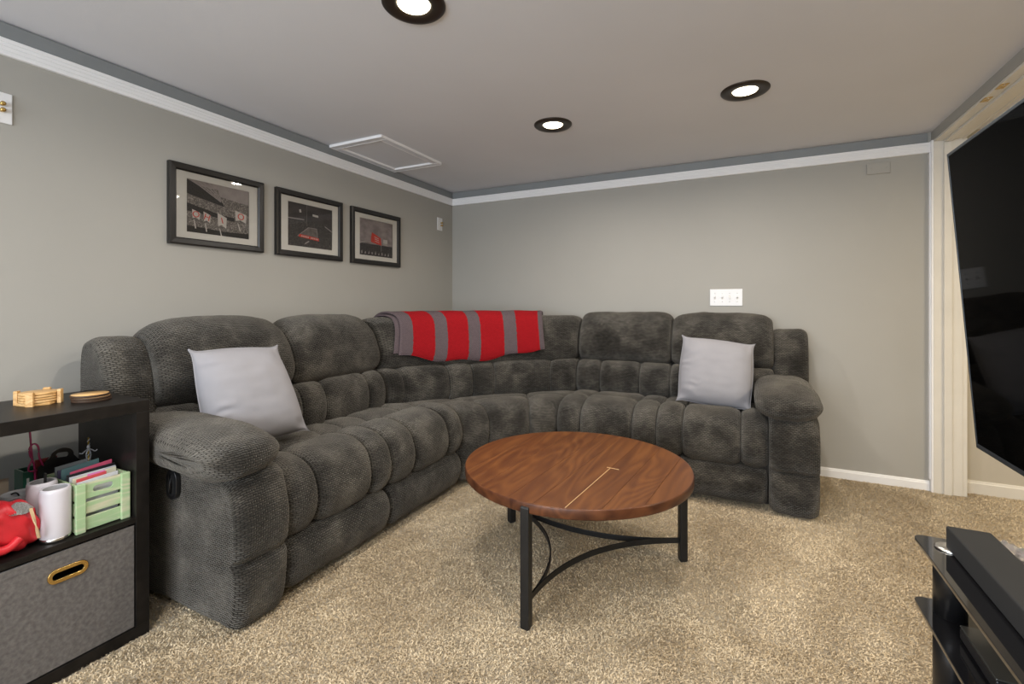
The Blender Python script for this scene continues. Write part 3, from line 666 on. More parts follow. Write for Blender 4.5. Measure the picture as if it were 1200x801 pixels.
# ------------------------------------------------------------------ throw pillows
def pillow(name, TL, TR, BR, BL, T, label, seed):
    TL, TR, BR, BL = map(Vector, (TL, TR, BR, BL)); n = 56; v = []; f = []
    nor = (TR-TL).cross(BL-TL).normalized()
    c = (TL+TR+BR+BL)/4
    for side in (1, -1):
        for i in range(n+1):
            for j in range(n+1):
                a = -1+2*i/n; b = -1+2*j/n
                bow = 0.09
                aa = a*(1-bow*(1-b**8)*(.30+.70*b*b)*abs(a)**2); bb = b*(1-bow*(1-a**8)*(.30+.70*a*a)*abs(b)**2)
                # rounded corners a little
                s, t = (aa+1)/2, (bb+1)/2
                p = TL*(1-s)*(1-t)+TR*s*(1-t)+BR*s*t+BL*(1-s)*t
                h = T*((1-a**4)*(1-b**4))**0.5*(0.45+0.55*((1-a*a)*(1-b*b))**0.35)
                ed = max(abs(a), abs(b))
                g_ = noise.noise(Vector((a*1.6, b*2.5, seed+8)))
                wk = 0.011*math.sin(17*b+7*noise.noise(Vector((a*2.2, b*2.2, seed))))*max(0, (-a*seed/abs(seed)-.25))*max(0, g_+.15)*2*(1-ed**6)
                wk += 0.003*noise.noise(Vector((a*3, b*5, seed+3)))*(1-ed**4)
                wk -= 0.010*math.exp(-(((a-.86*(1 if a > 0 else -1))**2+(b-.82*(1 if b > 0 else -1))**2)/.02))
                p = p+nor*side*(h+wk*(1 if h > .003 else 0))
                v.append(p)
    N1 = (n+1)**2
    for i in range(n):
        for j in range(n):
            q = (i*(n+1)+j, (i+1)*(n+1)+j, (i+1)*(n+1)+j+1, i*(n+1)+j+1)
            f.append(q); f.append(tuple(N1+k for k in q[::-1]))
    me = bpy.data.meshes.new(name); me.from_pydata([p-c for p in v], [], f)
    bm = bmesh.new(); bm.from_mesh(me); bmesh.ops.remove_doubles(bm, verts=bm.verts, dist=0.0006); bmesh.ops.recalc_face_normals(bm, faces=bm.faces)
    for fc in bm.faces: fc.smooth = True
    bm.to_mesh(me); bm.free(); me.materials.append(M['cotton'])
    o = bpy.data.objects.new(name, me); o.location = c; C.objects.link(o); tag(o, label, 'pillow', 'pale grey throw pillows')
    # piping round the seam
    pts = []
    def edge(a, b):
        bow = 0.09; aa = a*(1-bow*(1-b**8)*(.30+.70*b*b)*abs(a)**2); bb = b*(1-bow*(1-a**8)*(.30+.70*a*a)*abs(b)**2); s, t = (aa+1)/2, (bb+1)/2
        return TL*(1-s)*(1-t)+TR*s*(1-t)+BR*s*t+BL*(1-s)*t
    for k in range(24): pts.append(edge(-1+2*k/24, -1))
    for k in range(24): pts.append(edge(1, -1+2*k/24))
    for k in range(24): pts.append(edge(1-2*k/24, 1))
    for k in range(25): pts.append(edge(-1, 1-2*k/24))
    MB().tube(pts, 0.0028, 6).build('piping', M['cotton'], o)
    return o
pillow('throw_pillow', (-1.90, 1.045, .912), (-1.84, 1.380, .905), (-1.75, 1.475, .515), (-1.80, 1.055, .520), .084, 'pale grey square throw pillow on the left seat by the near armrest', 3.0)
pillow('throw_pillow', (-.345, 3.07, .892), (.060, 3.07, .852), (.040, 2.93, .480), (-.365, 2.93, .508), .084, 'pale grey square throw pillow on the right seat by the far armrest', 9.0)

# ------------------------------------------------------------------ striped knitted throw over the corner headrest
def throw(layers=((0, .037), (1, .019)), ua=.088, ub=.805, hh=0.0, par=None):
    # path over the headrest section: front hem up, over the top, down behind; outward offset
    R, Nn, S = section(HEADW, 0.006)
    i0 = min(range(len(R)), key=lambda i: abs(R[i][1]-.70)+abs(R[i][0]-.54)*2)
    i1 = min(range(len(R)), key=lambda i: abs(R[i][1]-.86)+abs(R[i][0]-.785)*2)
    dirn = 1 if R[(i0+3) % len(R)][1] > R[i0][1] else -1
    idx = []; i = i0
    while True:
        idx.append(i)
        if i == i1: break
        i = (i+dirn) % len(R)
        if len(idx) > 400: break
    m = len(idx); nu = 110; v = []; f = []; uv = []
    u0, u1 = ua, ub
    mid = (layers[0][1]+layers[1][1])/2
    for layer, off in layers:
        for a in range(nu+1):
            e = a/nu; 
            for k, ii in enumerate(idx):
                w_ = k/(m-1)
                hem = hh+.015+.035*(1-math.sin(PI*min(1, max(0, e*1.05))))+.006*math.sin(e*19)   # hem hangs lower in the middle
                start = hem/.40
                kk = start+(1-start)*w_
                fi = kk*(m-1); lo_ = int(fi); hi_ = min(m-1, lo_+1); fr_ = fi-lo_
                q = R[idx[lo_]]*(1-fr_)+R[idx[hi_]]*fr_; nn = Nn[idx[lo_]]
                edge = min(e, 1-e)/.025; eh = min(w_, 1-w_)/.05
                th = off
                rr = min(1, edge, eh*1.0)
                rr = math.sqrt(max(0, 1-(1-max(0, rr))**2))
                th = mid+(off-mid)*rr
                th += .004*noise.noise(Vector((e*9, w_*5, layer*0+2.0)))
                u = u0+(u1-u0)*e+(1-min(1, w_*2.2))*(-.045+.065*e)
                v.append(mapW(u, q[0]+nn[0]*th, q[1]+nn[1]*th))
    W = (nu+1)*m
    for layer in (0, 1):
        for a in range(nu):
            for k in range(m-1):
                q = [a*m+k, (a+1)*m+k, (a+1)*m+k+1, a*m+k+1]
                uvq = [(a/nu, k*.006), ((a+1)/nu, k*.006), ((a+1)/nu, (k+1)*.006), (a/nu, (k+1)*.006)]
                if layer: q = [W+x for x in q[::-1]]; uvq = uvq[::-1]
                f.append(q); uv.append(uvq)
    for a in range(nu):
        for k, s in ((0, 1), (m-1, -1)):
            f.append([a*m+k, (a+1)*m+k, W+(a+1)*m+k, W+a*m+k]); uv.append([(a/nu, k*.006), ((a+1)/nu, k*.006), ((a+1)/nu, k*.006), (a/nu, k*.006)])
    for k in range(m-1):
        for a in (0, nu):
            f.append([a*m+k, a*m+k+1, W+a*m+k+1, W+a*m+k]); uv.append([(a/nu, k*.006), (a/nu, (k+1)*.006), (a/nu, (k+1)*.006), (a/nu, k*.006)])
    B = MB(); B.add(v, f, uv)
    o = B.build('knitted_throw' if not par else 'folded_layer', M['knit'], par)
    if par: o['label'] = 'grey under layer of the fold'; return o
    tag(o, 'red and grey striped knitted throw draped over the corner headrest of the sofa', 'blanket')
    return o
throw(((0, .018), (1, .004)), .075, .798, .006, throw())

# ------------------------------------------------------------------ round coffee table
TX, TY, TR_, TZ = -.631, 1.872, .463, .425
tab = thing('coffee_table', 'round wooden coffee table with stained pine planks and black metal legs', 'coffee table', (TX, TY, 0))
top = bpy.data.objects.new('tabletop', None)
th_ = -math.radians(5)
def clip_plank(x0, x1, R, n=24):
    pts = []
    a0 = math.acos(max(-1, min(1, x1/R))); a1 = math.acos(max(-1, min(1, x0/R)))
    for k in range(n+1): a = a0+(a1-a0)*k/n; pts.append((R*math.cos(a), R*math.sin(a)))
    for k in range(n+1): a = -a1+(a1-a0)*k/n; pts.append((R*math.cos(a), R*math.sin(a)))
    out = [pts[0]]
    for p in pts[1:]:
        if math.hypot(p[0]-out[-1][0], p[1]-out[-1][1]) > 1e-4: out.append(p)
    if math.hypot(out[0][0]-out[-1][0], out[0][1]-out[-1][1]) < 1e-4: out.pop()
    return out
rotT = Matrix.Rotation(th_, 4, 'Z')
seams = [-.4599, -.33, -.195, -.055, .045, .150, .255, .365, .4599]
eb = MB(); R0 = TR_-.003
eb.lathe([(R0-.02, -.036), (R0-.001, -.036), (TR_-.001, -.034), (TR_, -.030), (TR_, -.004), (TR_-.0015, -.0006), (R0-.001, -.0001), (R0-.02, -.002)], (TX, TY, TZ), 96, cap=False)
edge_o = eb.build('edge_band', M['edgewood'], tab)
box_u = MB(); box_u.lathe([(TR_-.012, -.034), (TR_-.012, -.012)], (TX, TY, TZ), 64); box_u.build('underside', M['edgewood'], tab)
for a, b_ in zip(seams[:-1], seams[1:]):
    pts = clip_plank(a+.0003, b_-.0003, R0)
    bm = bmesh.new(); vs = [bm.verts.new(rotT @ Vector((x, y, 0))) for x, y in pts]
    fc = bm.faces.new(vs); ex = bmesh.ops.extrude_face_region(bm, geom=[fc])
    for g in ex['geom']:
        if isinstance(g, bmesh.types.BMVert): g.co.z -= .014
    bmesh.ops.recalc_face_normals(bm, faces=bm.faces)
    me = bpy.data.meshes.new('plank'); bm.to_mesh(me); bm.free(); me.materials.append(M['pine'])
    o = bpy.data.objects.new('plank', me); C.objects.link(o); o.parent = tab; o.location = (0, 0, TZ)
    bv = o.modifiers.new('bevel', 'BEVEL'); bv.width = .0008; bv.segments = 1; bv.limit_method = 'ANGLE'
cr = MB(); cr.box(.1486, .1512, -.428, .0, TZ-.002, TZ+.0007); cr.box(.135, .185, -.002, .003, TZ-.002, TZ+.0006)
cr.v = [(TX+math.cos(th_)*x-math.sin(th_)*y, TY+math.sin(th_)*x+math.cos(th_)*y, z) for x, y, z in cr.v]
o = cr.build('filler_strip', M['filler'], tab); o['label'] = 'pale cracked filler line'
legs = [(-.652, 1.420), (-.215, 2.085), (-1.040, 2.075)]
lc = (sum(p[0] for p in legs)/3, sum(p[1] for p in legs)/3)
legs = []
for a in (-92.7, 28.2, 153):
    a = math.radians(a); legs.append((TX+(TR_-.010)*math.cos(a), TY+(TR_-.010)*math.sin(a), a))
for x, y, a in legs:
    q = MB(); h = .016
    cs, sn = math.cos(a), math.sin(a)
    v = []
    for z, s in ((0, .7), (.006, 1), (.406, 1), (.412, .85)):
        for sx, sy in ((-1,-1),(1,-1),(1,1),(-1,1)): v.append((x+(sx*cs-sy*sn)*h*s, y+(sx*sn+sy*cs)*h*s, z))
    f = [(i*4+k, i*4+(k+1) % 4, i*4+4+(k+1) % 4, i*4+4+k) for i in range(3) for k in range(4)]+[(3,2,1,0),(12,13,14,15)]
    q.add(v, f, smooth=False); q.build('leg', M['blackmetal'], tab, 0.003)
for i in range(3):
    (x0, y0, a0), (x1, y1, a1) = legs[i], legs[(i+1) % 3]
    pts = []
    for k in range(29):
        s = k/28; mx_, my_ = TX+(((x0+x1)/2)-TX)*-.05, TY+(((y0+y1)/2)-TY)*-.05
        q0 = (x0-.012*math.cos(a0), y0-.012*math.sin(a0)); q1 = (x1-.012*math.cos(a1), y1-.012*math.sin(a1))
        pts.append((*bez(q0, (mx_, my_), q1, s), .088))
    MB().tube(pts, 0, sq=(.006, .022)).build('stretcher', M['blackmetal'], tab, 0.0008)

# ------------------------------------------------------------------ cube shelf on the left
SX0, SX1 = -2.152, -1.763; SY1 = .850; SY0 = .085; SH = .770
shf = thing('cube_shelf', 'black brown open cube shelf unit at the left edge beside the sofa', 'shelf', ((SX0+SX1)/2, (SY0+SY1)/2, 0))
E_ = M['espresso']
box('top_panel', E_, SX0, SX1, SY0, SY1, SH-.038, SH, shf, .0012)
box('bottom_panel', E_, SX0, SX1, SY0, SY1, 0, .038, shf, .0012)
box('side_panel', E_, SX0, SX1, SY1-.038, SY1, .038, SH-.038, shf, .0012); box('side_panel', E_, SX0, SX1, SY0, SY0+.038, .038, SH-.038, shf, .0012)
box('shelf_board', E_, SX0+.004, SX1-.002, SY0+.038, SY1-.038, .376, .394, shf, .0008)
box('divider', E_, SX0+.004, SX1-.002, .459, .475, .038, .376, shf, .0008); box('divider', E_, SX0+.004, SX1-.002, .459, .475, .394, SH-.038, shf, .0008)
def fab_bin(y0, y1, label):
    z0, z1 = .042, .370; x1 = SX1-.004; x0 = SX0+.01; yc = (y0+y1)/2; zc = z0+.262
    t = thing('fabric_bin', label, 'storage bin', ((x0+x1)/2, yc, z0))
    M.setdefault('felt', mat('grey_felt', (0.135, 0.125, 0.118), 0.95, var=0.22, vscale=90, bs=0.3, bscale=600, spec=0.1))
    hole = oval(0, zc-(z0+z1)/2, .078, .026)
    plate('front', M['felt'], [(-(y1-y0)/2, -(z1-z0)/2), ((y1-y0)/2, -(z1-z0)/2), ((y1-y0)/2, (z1-z0)/2), (-(y1-y0)/2, (z1-z0)/2)], [hole], .006, frame_yz(x1-.003, yc, (z0+z1)/2), t)
    b = MB(); b.box(x0, x1-.006, y0, y0+.004, z0, z1-.01); b.box(x0, x1-.006, y1-.004, y1, z0, z1-.01); b.box(x0, x0+.004, y0, y1, z0, z1-.01); b.box(x0, x1-.006, y0, y1, z0, z0+.004)
    b.build('body', M['felt'], t)
    plate('grommet', M['brass'], oval(0, 0, .090, .038), [oval(0, 0, .074, .022)], .004, frame_yz(x1+.001, yc, zc), t, .0015)
    box('stitched_hem', M['felt'], x1-.0006, x1+.0006, y0+.002, y1-.002, z1-.022, z1-.018, t)
    return t
fab_bin(.479, .808, 'grey felt storage bin with an oval brass grommet in the lower shelf cube')
fab_bin(.127, .455, 'grey felt storage bin in the left lower cube, beyond the photo edge')
# coasters
hold = thing('coaster_holder', 'bamboo coaster holder with upright pegs on top of the dark shelf', 'coaster holder', (-1.995, .655, SH))
base = MB(); base.lathe([(.050, 0), (.050, .008)], (-1.995, .655, SH), 6, a0=.2); base.build('base', M['bamboo'], hold, .001)
for a in (-40, 50, 140, 230):
    a = math.radians(a); x, y = -1.995+.052*math.cos(a), .655+.052*math.sin(a); q = MB()
    q.box(-.005, .005, -.009, .009, SH, SH+.044); q.v = [(x+math.cos(a)*p[0]-math.sin(a)*p[1], y+math.sin(a)*p[0]+math.cos(a)*p[1], p[2]) for p in q.v]; q.build('peg', M['bamboo'], hold, .001)
M['bark'] = mat('coaster_edge', (0.05, 0.025, 0.012), 0.6)
for i in range(4):
    o = MB().lathe([(.0445, 0), (.046, .001), (.046, .006), (.0445, .007)], (-1.995, .655, 0), 36).build('coaster', M['bamboo'])
    o.location = (0, 0, SH+.0085+i*.0078)
    tag(o, 'round bamboo coaster in the pegged holder, %s' % ('lowest of four', 'second from the bottom', 'third from the bottom', 'topmost of four')[i], 'coaster', 'coasters in the bamboo holder')
for i in range(3):
    cx_, cy_ = -1.915+.002*(i % 2), .757-.002*i
    t = thing('coaster', 'bamboo coaster with dark edge, %s of the loose stack on the shelf top' % ('bottom', 'middle', 'top')[i], 'coaster', (cx_, cy_, SH+i*.0078), group='loose stacked coasters')
    MB().lathe([(.049, 0), (.050, .0008), (.050, .0058), (.0495, .0066)], (cx_, cy_, SH+i*.0078), 40).build('rim', M['bark'], t)
    MB().lathe([(.047, .0060), (.047, .0072)], (cx_, cy_, SH+i*.0078), 40).build('disc', M['bamboo'], t)

# green crate with papers
ZS = .394
M['mint'] = wood('distressed_mint_paint', (0.36, 0.50, 0.28), (0.36, 0.52, 0.29), (0.60, 0.58, 0.42), .6, 1.5)
cx0, cx1, cy0, cy1, cz1 = -1.985, -1.790, .668, .806, .540
crt = thing('wooden_crate', 'small pale green distressed wooden crate full of papers on the middle shelf', 'crate', ((cx0+cx1)/2, (cy0+cy1)/2, ZS))
pw = .024
for xx in (cx0, cx1):
    for yy in (cy0, cy1-pw): box('corner_post', M['mint'], xx-.006, xx+.006, yy, yy+pw, ZS, cz1+.002, crt, .002)
sl = [(ZS+.004, ZS+.043), (ZS+.053, ZS+.088)]
for xx in (cx0, cx1):
    s = 1 if xx == cx1 else -1
    for z0, z1 in sl: box('slat', M['mint'], xx-.004-.003*s, xx+.002-.003*s, cy0+.003, cy1-.003, z0, z1, crt, .001)
    hw = (cy1-cy0)/2-.003; z0, z1 = ZS+.099, cz1
    plate('slat', M['mint'], [(-hw, -(z1-z0)/2), (hw, -(z1-z0)/2), (hw, (z1-z0)/2), (-hw, (z1-z0)/2)], [oval(0, 0, .052, .019)], .006, frame_yz(xx-.003*s-.001, (cy0+cy1)/2, (z0+z1)/2), crt)
for yy in (cy0+.001, cy1-.007):
    for z0, z1 in sl+[(ZS+.097, cz1)]: box('slat', M['mint'], cx0+.007, cx1-.007, yy, yy+.006, z0, z1, crt, .001)
box('bottom_board', M['mint'], cx0+.006, cx1-.006, cy0+.008, cy1-.008, ZS+.002, ZS+.006, crt)
zb = ZS+.0065
def card(name, x, y0, y1, z1, col, label, cat, th=.004, lean=.0, dz=0.0, m=None):
    q = MB(); q.box(-th/2, th/2, y0, y1, 0, z1-zb); q.v = [(x+p[0]+lean*p[2], p[1], zb+p[2]+dz*(p[1]-y0)*(1 if p[2] > .01 else 0)) for p in q.v]
    o = q.build(name, m or paper('paper_'+name+str(len(bpy.data.materials)), col), None, .0006)
    return tag(o, label, cat, 'papers and folders in the shelf crates')
card('booklet', -1.815, .680, .785, .541, (.62, .62, .64), 'frontmost pale grey booklet in the green crate', 'booklet', .004, .0, .06)
card('booklet', -1.828, .685, .760, .548, (.60, .08, .09), 'thin red booklet second from the crate front', 'booklet', .003, .0, .05)
card('booklet', -1.840, .680, .790, .549, (.68, .66, .50), 'cream booklet with pink patch in the green crate', 'booklet', .006, .0, .05)
o = MB().box(-1.8365, -1.8355, .715, .760, .50, .5535).build('greeting_card', paper('pink_patch', (.72, .22, .50))); tag(o, 'small pink card tucked against the cream booklet', 'card')
card('magazine', -1.853, .678, .795, .552, (.55, .56, .60), 'white and grey magazine in the middle of the crate', 'magazine', .006, .0, .03)
card('folder', -1.866, .676, .798, .557, (.015, .015, .018), 'thin black folder standing behind the magazine', 'folder', .005, .0, .04)
card('folder', -1.882, .690, .797, .560, (.78, .12, .22), 'bright pink folder sticking out of the crate', 'folder', .004, .0, .10)
card('folder', -1.902, .676, .770, .570, (.10, .19, .20), 'dull teal folder standing tall in the crate', 'folder', .005, .0, .09)
card('folder', -1.925, .675, .735, .562, (.12, .10, .18), 'dark violet folder between the teal and grey ones', 'folder', .005, .0, .05)
card('folder', -1.945, .676, .755, .570, (.20, .22, .23), 'slate grey folder at the back of the crate', 'folder', .005, .0, .06)
# black carrier with an arched grip behind
hp = [(-.055, -.10), (.055, -.10), (.055, -.012), (.046, -.008)]
for k in range(13):
    a = PI*k/12; hp.append((.030*math.cos(a)+0.0, .010+.026*math.sin(a)))
hp += [(-.046, -.012), (-.055, -.016)]
o = plate('document_carrier', M['black'], hp, [oval(0, .014, .032, .0155)], .006, frame_yz(-2.003, .712, .578) @ Matrix.Rotation(-.12, 4, 'Z') @ Matrix.Translation((0, 0, 0)))
zmin = min(v.co.z for v in o.data.vertices)
for v in o.data.vertices:
    if v.co.z < .50: v.co.z = ZS+.001
tag(o, 'black plastic document carrier with arched cut-out grip behind the crate', 'carrier')
o = MB().box(-2.018, -2.010, .652, .705, ZS, .590).build('red_folder', paper('maroon', (.22, .02, .03)), None, .001); o.name = 'folder'; tag(o, 'dark red folder left of the black carrier grip', 'folder')
# teal green box at the back
o = thing('green_box', 'dark teal green open box at the back left of the crate', 'box', (-2.04, .68, ZS))
M['tealp'] = paper('teal_card', (.035, .15, .10), .35)
box('wall_panel', M['tealp'], -2.028, -2.024, .628, .74, ZS, .556, o); box('wall_panel', M['tealp'], -2.09, -2.086, .628, .74, ZS, .556, o)
box('wall_panel', M['tealp'], -2.086, -2.028, .628, .632, ZS, .558, o); box('wall_panel', M['tealp'], -2.086, -2.028, .736, .74, ZS, .556, o)
box('label_strip', paper('label_white', (.55, .58, .58)), -2.0238, -2.0232, .636, .642, ZS+.03, .535, o)
# insulated can holders
M['canw'] = mat('matte_lilac_white', (.62, .60, .64), .35, var=.01)
M['greyliner'] = mat('grey_liner', (.35, .35, .36), .45, var=.02)
def can_cooler(x, y, r, h, label, txt=None):
    t = thing('can_cooler', label, 'can cooler', (x, y, ZS), group='white can coolers')
    MB().lathe([(r-.001, .012), (r, .016), (r, h-.012), (r-.001, h-.004), (r-.003, h), (r-.006, h+.0005), (r-.008, h-.001)], (x, y, ZS), 48, cap=False).build('sleeve', M['canw'], t)
    MB().lathe([(r-.004, 0), (r-.0005, .003), (r-.0005, .012), (r-.003, .013)], (x, y, ZS), 48).build('steel_base', M['steel'], t)
    MB().lathe([(r-.008, h-.001), (r-.009, h-.006), (r-.009, .02), (.001, .018)], (x, y, ZS), 48, cap=False).build('liner', M['greyliner'], t)
    return t
can_cooler(-1.815, .632, .0350, .152, 'front matte white insulated can cooler beside the green crate')
t = can_cooler(-1.885, .626, .0345, .160, 'rear white can cooler with small black lettering down its side')
tm = []
for i, ch in enumerate('SOVATSOA'):
    a = math.radians(-22); rr = .0347; px_, py_ = -1.885+rr*math.cos(a), .626+rr*math.sin(a)
    mw = Matrix.Translation((px_, py_, ZS+.138-i*.0125)) @ Matrix.Rotation(a, 4, 'Z') @ Matrix(((0,0,1,0),(1,0,0,0),(0,1,0,0),(0,0,0,1))) @ Matrix.Rotation(-PI/2, 4, 'Z')
    text('lettering', ch, .0105, M['black'], mw, t, .0003)
o = MB(); o.tube([(-1.885, .634, .575), (-1.885, .630, .46)], 0, sq=(.012, .003)); o = o.build('black_stick', M['black']); o.name = 'spatula'; tag(o, 'flat black stick standing in the rear white can cooler', 'stick')
# dimpled white cup
M['porc'] = mat('white_porcelain', (.62, .63, .66), .25, var=.02)
q = MB(); prof = [(.026, 0), (.034, .004)]; n = 40; vv = []; ff = []
rows = 16; 
for i in range(rows+1):
    z = .004+i*.0073
    for k in range(n):
        bumpd = .0012*math.sin(k*PI/2+(i % 2)*PI/2)*(1 if i < rows-2 else 0)
        r = .030+.009*math.sin(min(1, i/6)*PI/2)+bumpd; vv.append((-1.965+r*math.cos(2*PI*k/n), .598+r*math.sin(2*PI*k/n), ZS+z))
for i in range(rows):
    for k in range(n): ff.append((i*n+k, i*n+(k+1) % n, (i+1)*n+(k+1) % n, (i+1)*n+k))
ff.append(list(range(n))[::-1]); q.add(vv, ff)
o = q.build('cup', M['porc'], None); sdf = o.modifiers.new('s', 'SOLIDIFY'); sdf.thickness = .003; o.name = 'textured_cup'; tag(o, 'white porcelain cup with dimpled relief behind the red pouch', 'cup')
# pink curly straw
M['pink'] = mat('pink_plastic', (.45, .04, .16), .2, coat=.5)
st = [(-2.01,.655,.40),(-2.01,.650,.56),(-2.005,.643,.60),(-2.0,.636,.688)]
def cr_curve(P, k=8):
    P = [Vector(p) for p in P]; out = []
    for i in range(len(P)-1):
        p0 = P[max(0, i-1)]; p1 = P[i]; p2 = P[i+1]; p3 = P[min(len(P)-1, i+2)]
        for j in range(k):
            s = j/k; out.append(0.5*((2*p1)+(-p0+p2)*s+(2*p0-5*p1+4*p2-p3)*s*s+(-p0+3*p1-3*p2+p3)*s**3))
    out.append(P[-1]); return out
q = MB(); q.tube(cr_curve(st), .0026, 8)
q.tube(cr_curve([(-2.004,.672,.560),(-2.0,.662,.585),(-2.0,.657,.605),(-2.0,.656,.630),(-2.0,.650,.643),(-2.0,.642,.644),(-2.0,.635,.632),(-2.0,.637,.610),(-2.0,.641,.598),(-2.0,.634,.578),(-2.0,.633,.566),(-2.0,.640,.560),(-2.003,.653,.560)]), .0026, 8)
o = q.build('curly_straw', M['pink']); tag(o, 'pink plastic curly drinking straw rising behind the crate', 'straw')
# white figure straw with gold twist
M['goldp'] = mat('gold_foil', (.55, .36, .05), .3, metal=.6)
t = thing('party_straw', 'white tentacled figure straw with gold stripes behind the papers', 'straw', (-1.985, .775, ZS))
q = MB(); q.tube([(-1.985, .776, ZS), (-1.985, .776, .634)], .0022, 8); q.build('stem', M['goldp'], t)
q = MB(); q.lathe([(.0035, -.006), (.005, 0), (.0035, .006)], (-1.985, .776, .602), 10)
for dy in (-1, 1):
    q.tube(cr_curve([(-1.985,.776+dy*.001,.596),(-1.985,.776+dy*.010,.590),(-1.985,.776+dy*.017,.584),(-1.985,.776+dy*.024,.587)]), .0019, 6)
    q.tube(cr_curve([(-1.985,.776+dy*.001,.594),(-1.985,.776+dy*.006,.578),(-1.985,.776+dy*.004,.560),(-1.985,.776+dy*.006,.545)]), .0022, 6)
hel = [(-1.985+.0028*math.cos(k*.7), .776+.0028*math.sin(k*.7), .545+k*.0018) for k in range(48)]
q.tube(hel, .0014, 6)
q.build('figure', M['porc'], t)
# red quilted pouch
M['redn'] = mat('red_nylon', (.58, .02, .03), .45, var=.08, vscale=20)
M['foil'] = None
m, tt, bb = nt('silver_foil_lining'); vo = N(tt, 'ShaderNodeTexVoronoi'); vo.inputs['Scale'].default_value = 75
r_ = ramp(tt, [(0.15, (.10, .09, .08)), (.4, (.65, .64, .62)), (1, (.9, .9, .88))]); tt.links.new(vo.outputs['Color'], r_.inputs[0]); tt.links.new(r_.outputs[0], bb.inputs['Base Color'])
bb.inputs['Metallic'].default_value = .15; bb.inputs['Roughness'].default_value = .35; bump(tt, bb, vo.outputs['Distance'], 1, .003); M['foil'] = m
pc = thing('red_pouch', 'red padded nylon lunch pouch with silver lining at the shelf left end', 'pouch', (-1.835, .535, ZS))
vv = []; ff = []; nu_, nv_ = 56, 36
for i in range(nv_+1):
    ph = -PI/2+PI*i/nv_
    for k in range(nu_):
        a = 2*PI*k/nu_
        cxx, sx_ = math.cos(ph), math.sin(ph)
        ex = lambda s, p: math.copysign(abs(s)**p, s)
        x = .050*ex(cxx, .7)*ex(math.cos(a), .8); yv = .066*ex(cxx, .7)*ex(math.sin(a), .8); z = .072*ex(sx_, .75)
        yv += .010*z/.07*(-1); 
        fold = .004*math.sin(9*yv/.06+18*z/.07*.5+3*noise.noise(Vector((x*30, yv*30, z*30))))
        nz_ = .007*noise.noise(Vector((x*22, yv*22, z*22)))
        s = 1+(fold+nz_)/.06
        vv.append((-1.838+x*s, .530+yv*s, ZS+.073+z*min(1.03, s)))
for i in range(nv_):
    for k in range(nu_): ff.append((i*nu_+k, i*nu_+(k+1) % nu_, (i+1)*nu_+(k+1) % nu_, (i+1)*nu_+k))
q = MB(); q.add(vv, ff); zmn = min(p[2] for p in q.v); q.v = [(p[0], p[1], p[2]-zmn+ZS if False else max(p[2], ZS+.0005)) for p in q.v]; q.build('body', M['redn'], pc)
q = MB(); q.tube(cr_curve([(-1.786,.470,.455),(-1.780,.500,.428),(-1.781,.525,.425),(-1.786,.548,.440)]), .011, 10); q.build('side_fold', M['redn'], pc)
# opening with crumpled foil, on the upper front
vv = []; ff = []; n1, n2 = 26, 10
for i in range(n1+1):
    for j in range(n2+1):
        a = i/n1; b_ = j/n2-.5; w_ = .032*math.sin(PI*min(1, a*1.02))**.6
        vv.append((-1.800+.004-abs(b_)*.006+.005*noise.noise(Vector((i*.9, j*.9, 2)))-(b_*w_)*.55, .524+.056*a, .520-.014*abs(a-.4)+b_*w_+.002*noise.noise(Vector((i, j, 5)))))
for i in range(n1):
    for j in range(n2): q0 = i*(n2+1)+j; ff.append((q0, q0+n2+1, q0+n2+2, q0+1))
q = MB(); q.add(vv, ff, smooth=False); o = q.build('lining', M['foil'], pc); o['label'] = 'crumpled silver foil lining'
M['tan'] = mat('tan_leather', (.55, .40, .22), .5)
q = MB(); q.tube(cr_curve([(-1.794,.572,.512),(-1.783,.575,.485),(-1.780,.580,.455),(-1.784,.586,.425)]), 0, sq=(.007, .003)); q.build('zip_pull', M['tan'], pc)
# things at the far left of the shelf
o = thing('photo_holder', 'clear photo holder with a beige card behind the red pouch', 'photo holder', (-2.02, .50, ZS))
box('card', paper('beige_card', (.45, .38, .30)), -2.012, -2.009, .485, .592, ZS+.006, .555, o); box('stand', M['steel'], -2.03, -1.995, .49, .588, ZS, ZS+.006, o, .001)
q = MB(); q.tube(cr_curve([(-2.0, .594, .505), (-1.996, .603, .508), (-1.996, .610, .498), (-2.0, .613, .480)]), .002, 6); q.build('clip', M['black'], o)
q = MB(); q.lathe([(.030, 0), (.036, .01), (.034, .05), (.024, .075), (.008, .082)], (-1.93, .520, ZS), 24); o = q.build('maroon_bag', mat('maroon_cloth', (.08, .015, .02), .8)); o.name = 'cloth_bag'; tag(o, 'dark maroon cloth bag half hidden by the red pouch', 'bag')

# ------------------------------------------------------------------ television
TVY1, TVY0 = 1.60, .27
tv = thing('television', 'large flat television with black screen tilted forward at the right edge', 'television', (.53, (TVY0+TVY1)/2, .72))
dx = .476-.534; dz = 1.476-.718; Lh = math.hypot(dx, dz); nx, nz = -dz/Lh, dx/Lh     # panel normal points to the room (-x, slightly down)
def tvp(d, y, h): # d = depth behind the front, h = 0..1 up
    return (.534+dx*h-nx*d, y, .718+dz*h-nz*d)
def tvbox(name, m, d0, d1, y0, y1, h0, h1, bevel=0.0, par=None):
    q = MB(); q.box(0, 1, 0, 1, 0, 1); q.v = [tvp(d0 if p[0] < .5 else d1, y0 if p[1] < .5 else y1, h0 if p[2] < .5 else h1) for p in q.v]
    return q.build(name, m, par or tv, bevel)
m, tt, bb = nt('tv_glass'); bb.inputs['Base Color'].default_value = (.001, .001, .001, 1); bb.inputs['Roughness'].default_value = .04; bb.inputs['Specular IOR Level'].default_value = .012; M['tvg'] = m
M['bezel'] = mat('gunmetal_bezel', (.055, .065, .075), .35, metal=.6, var=.05)
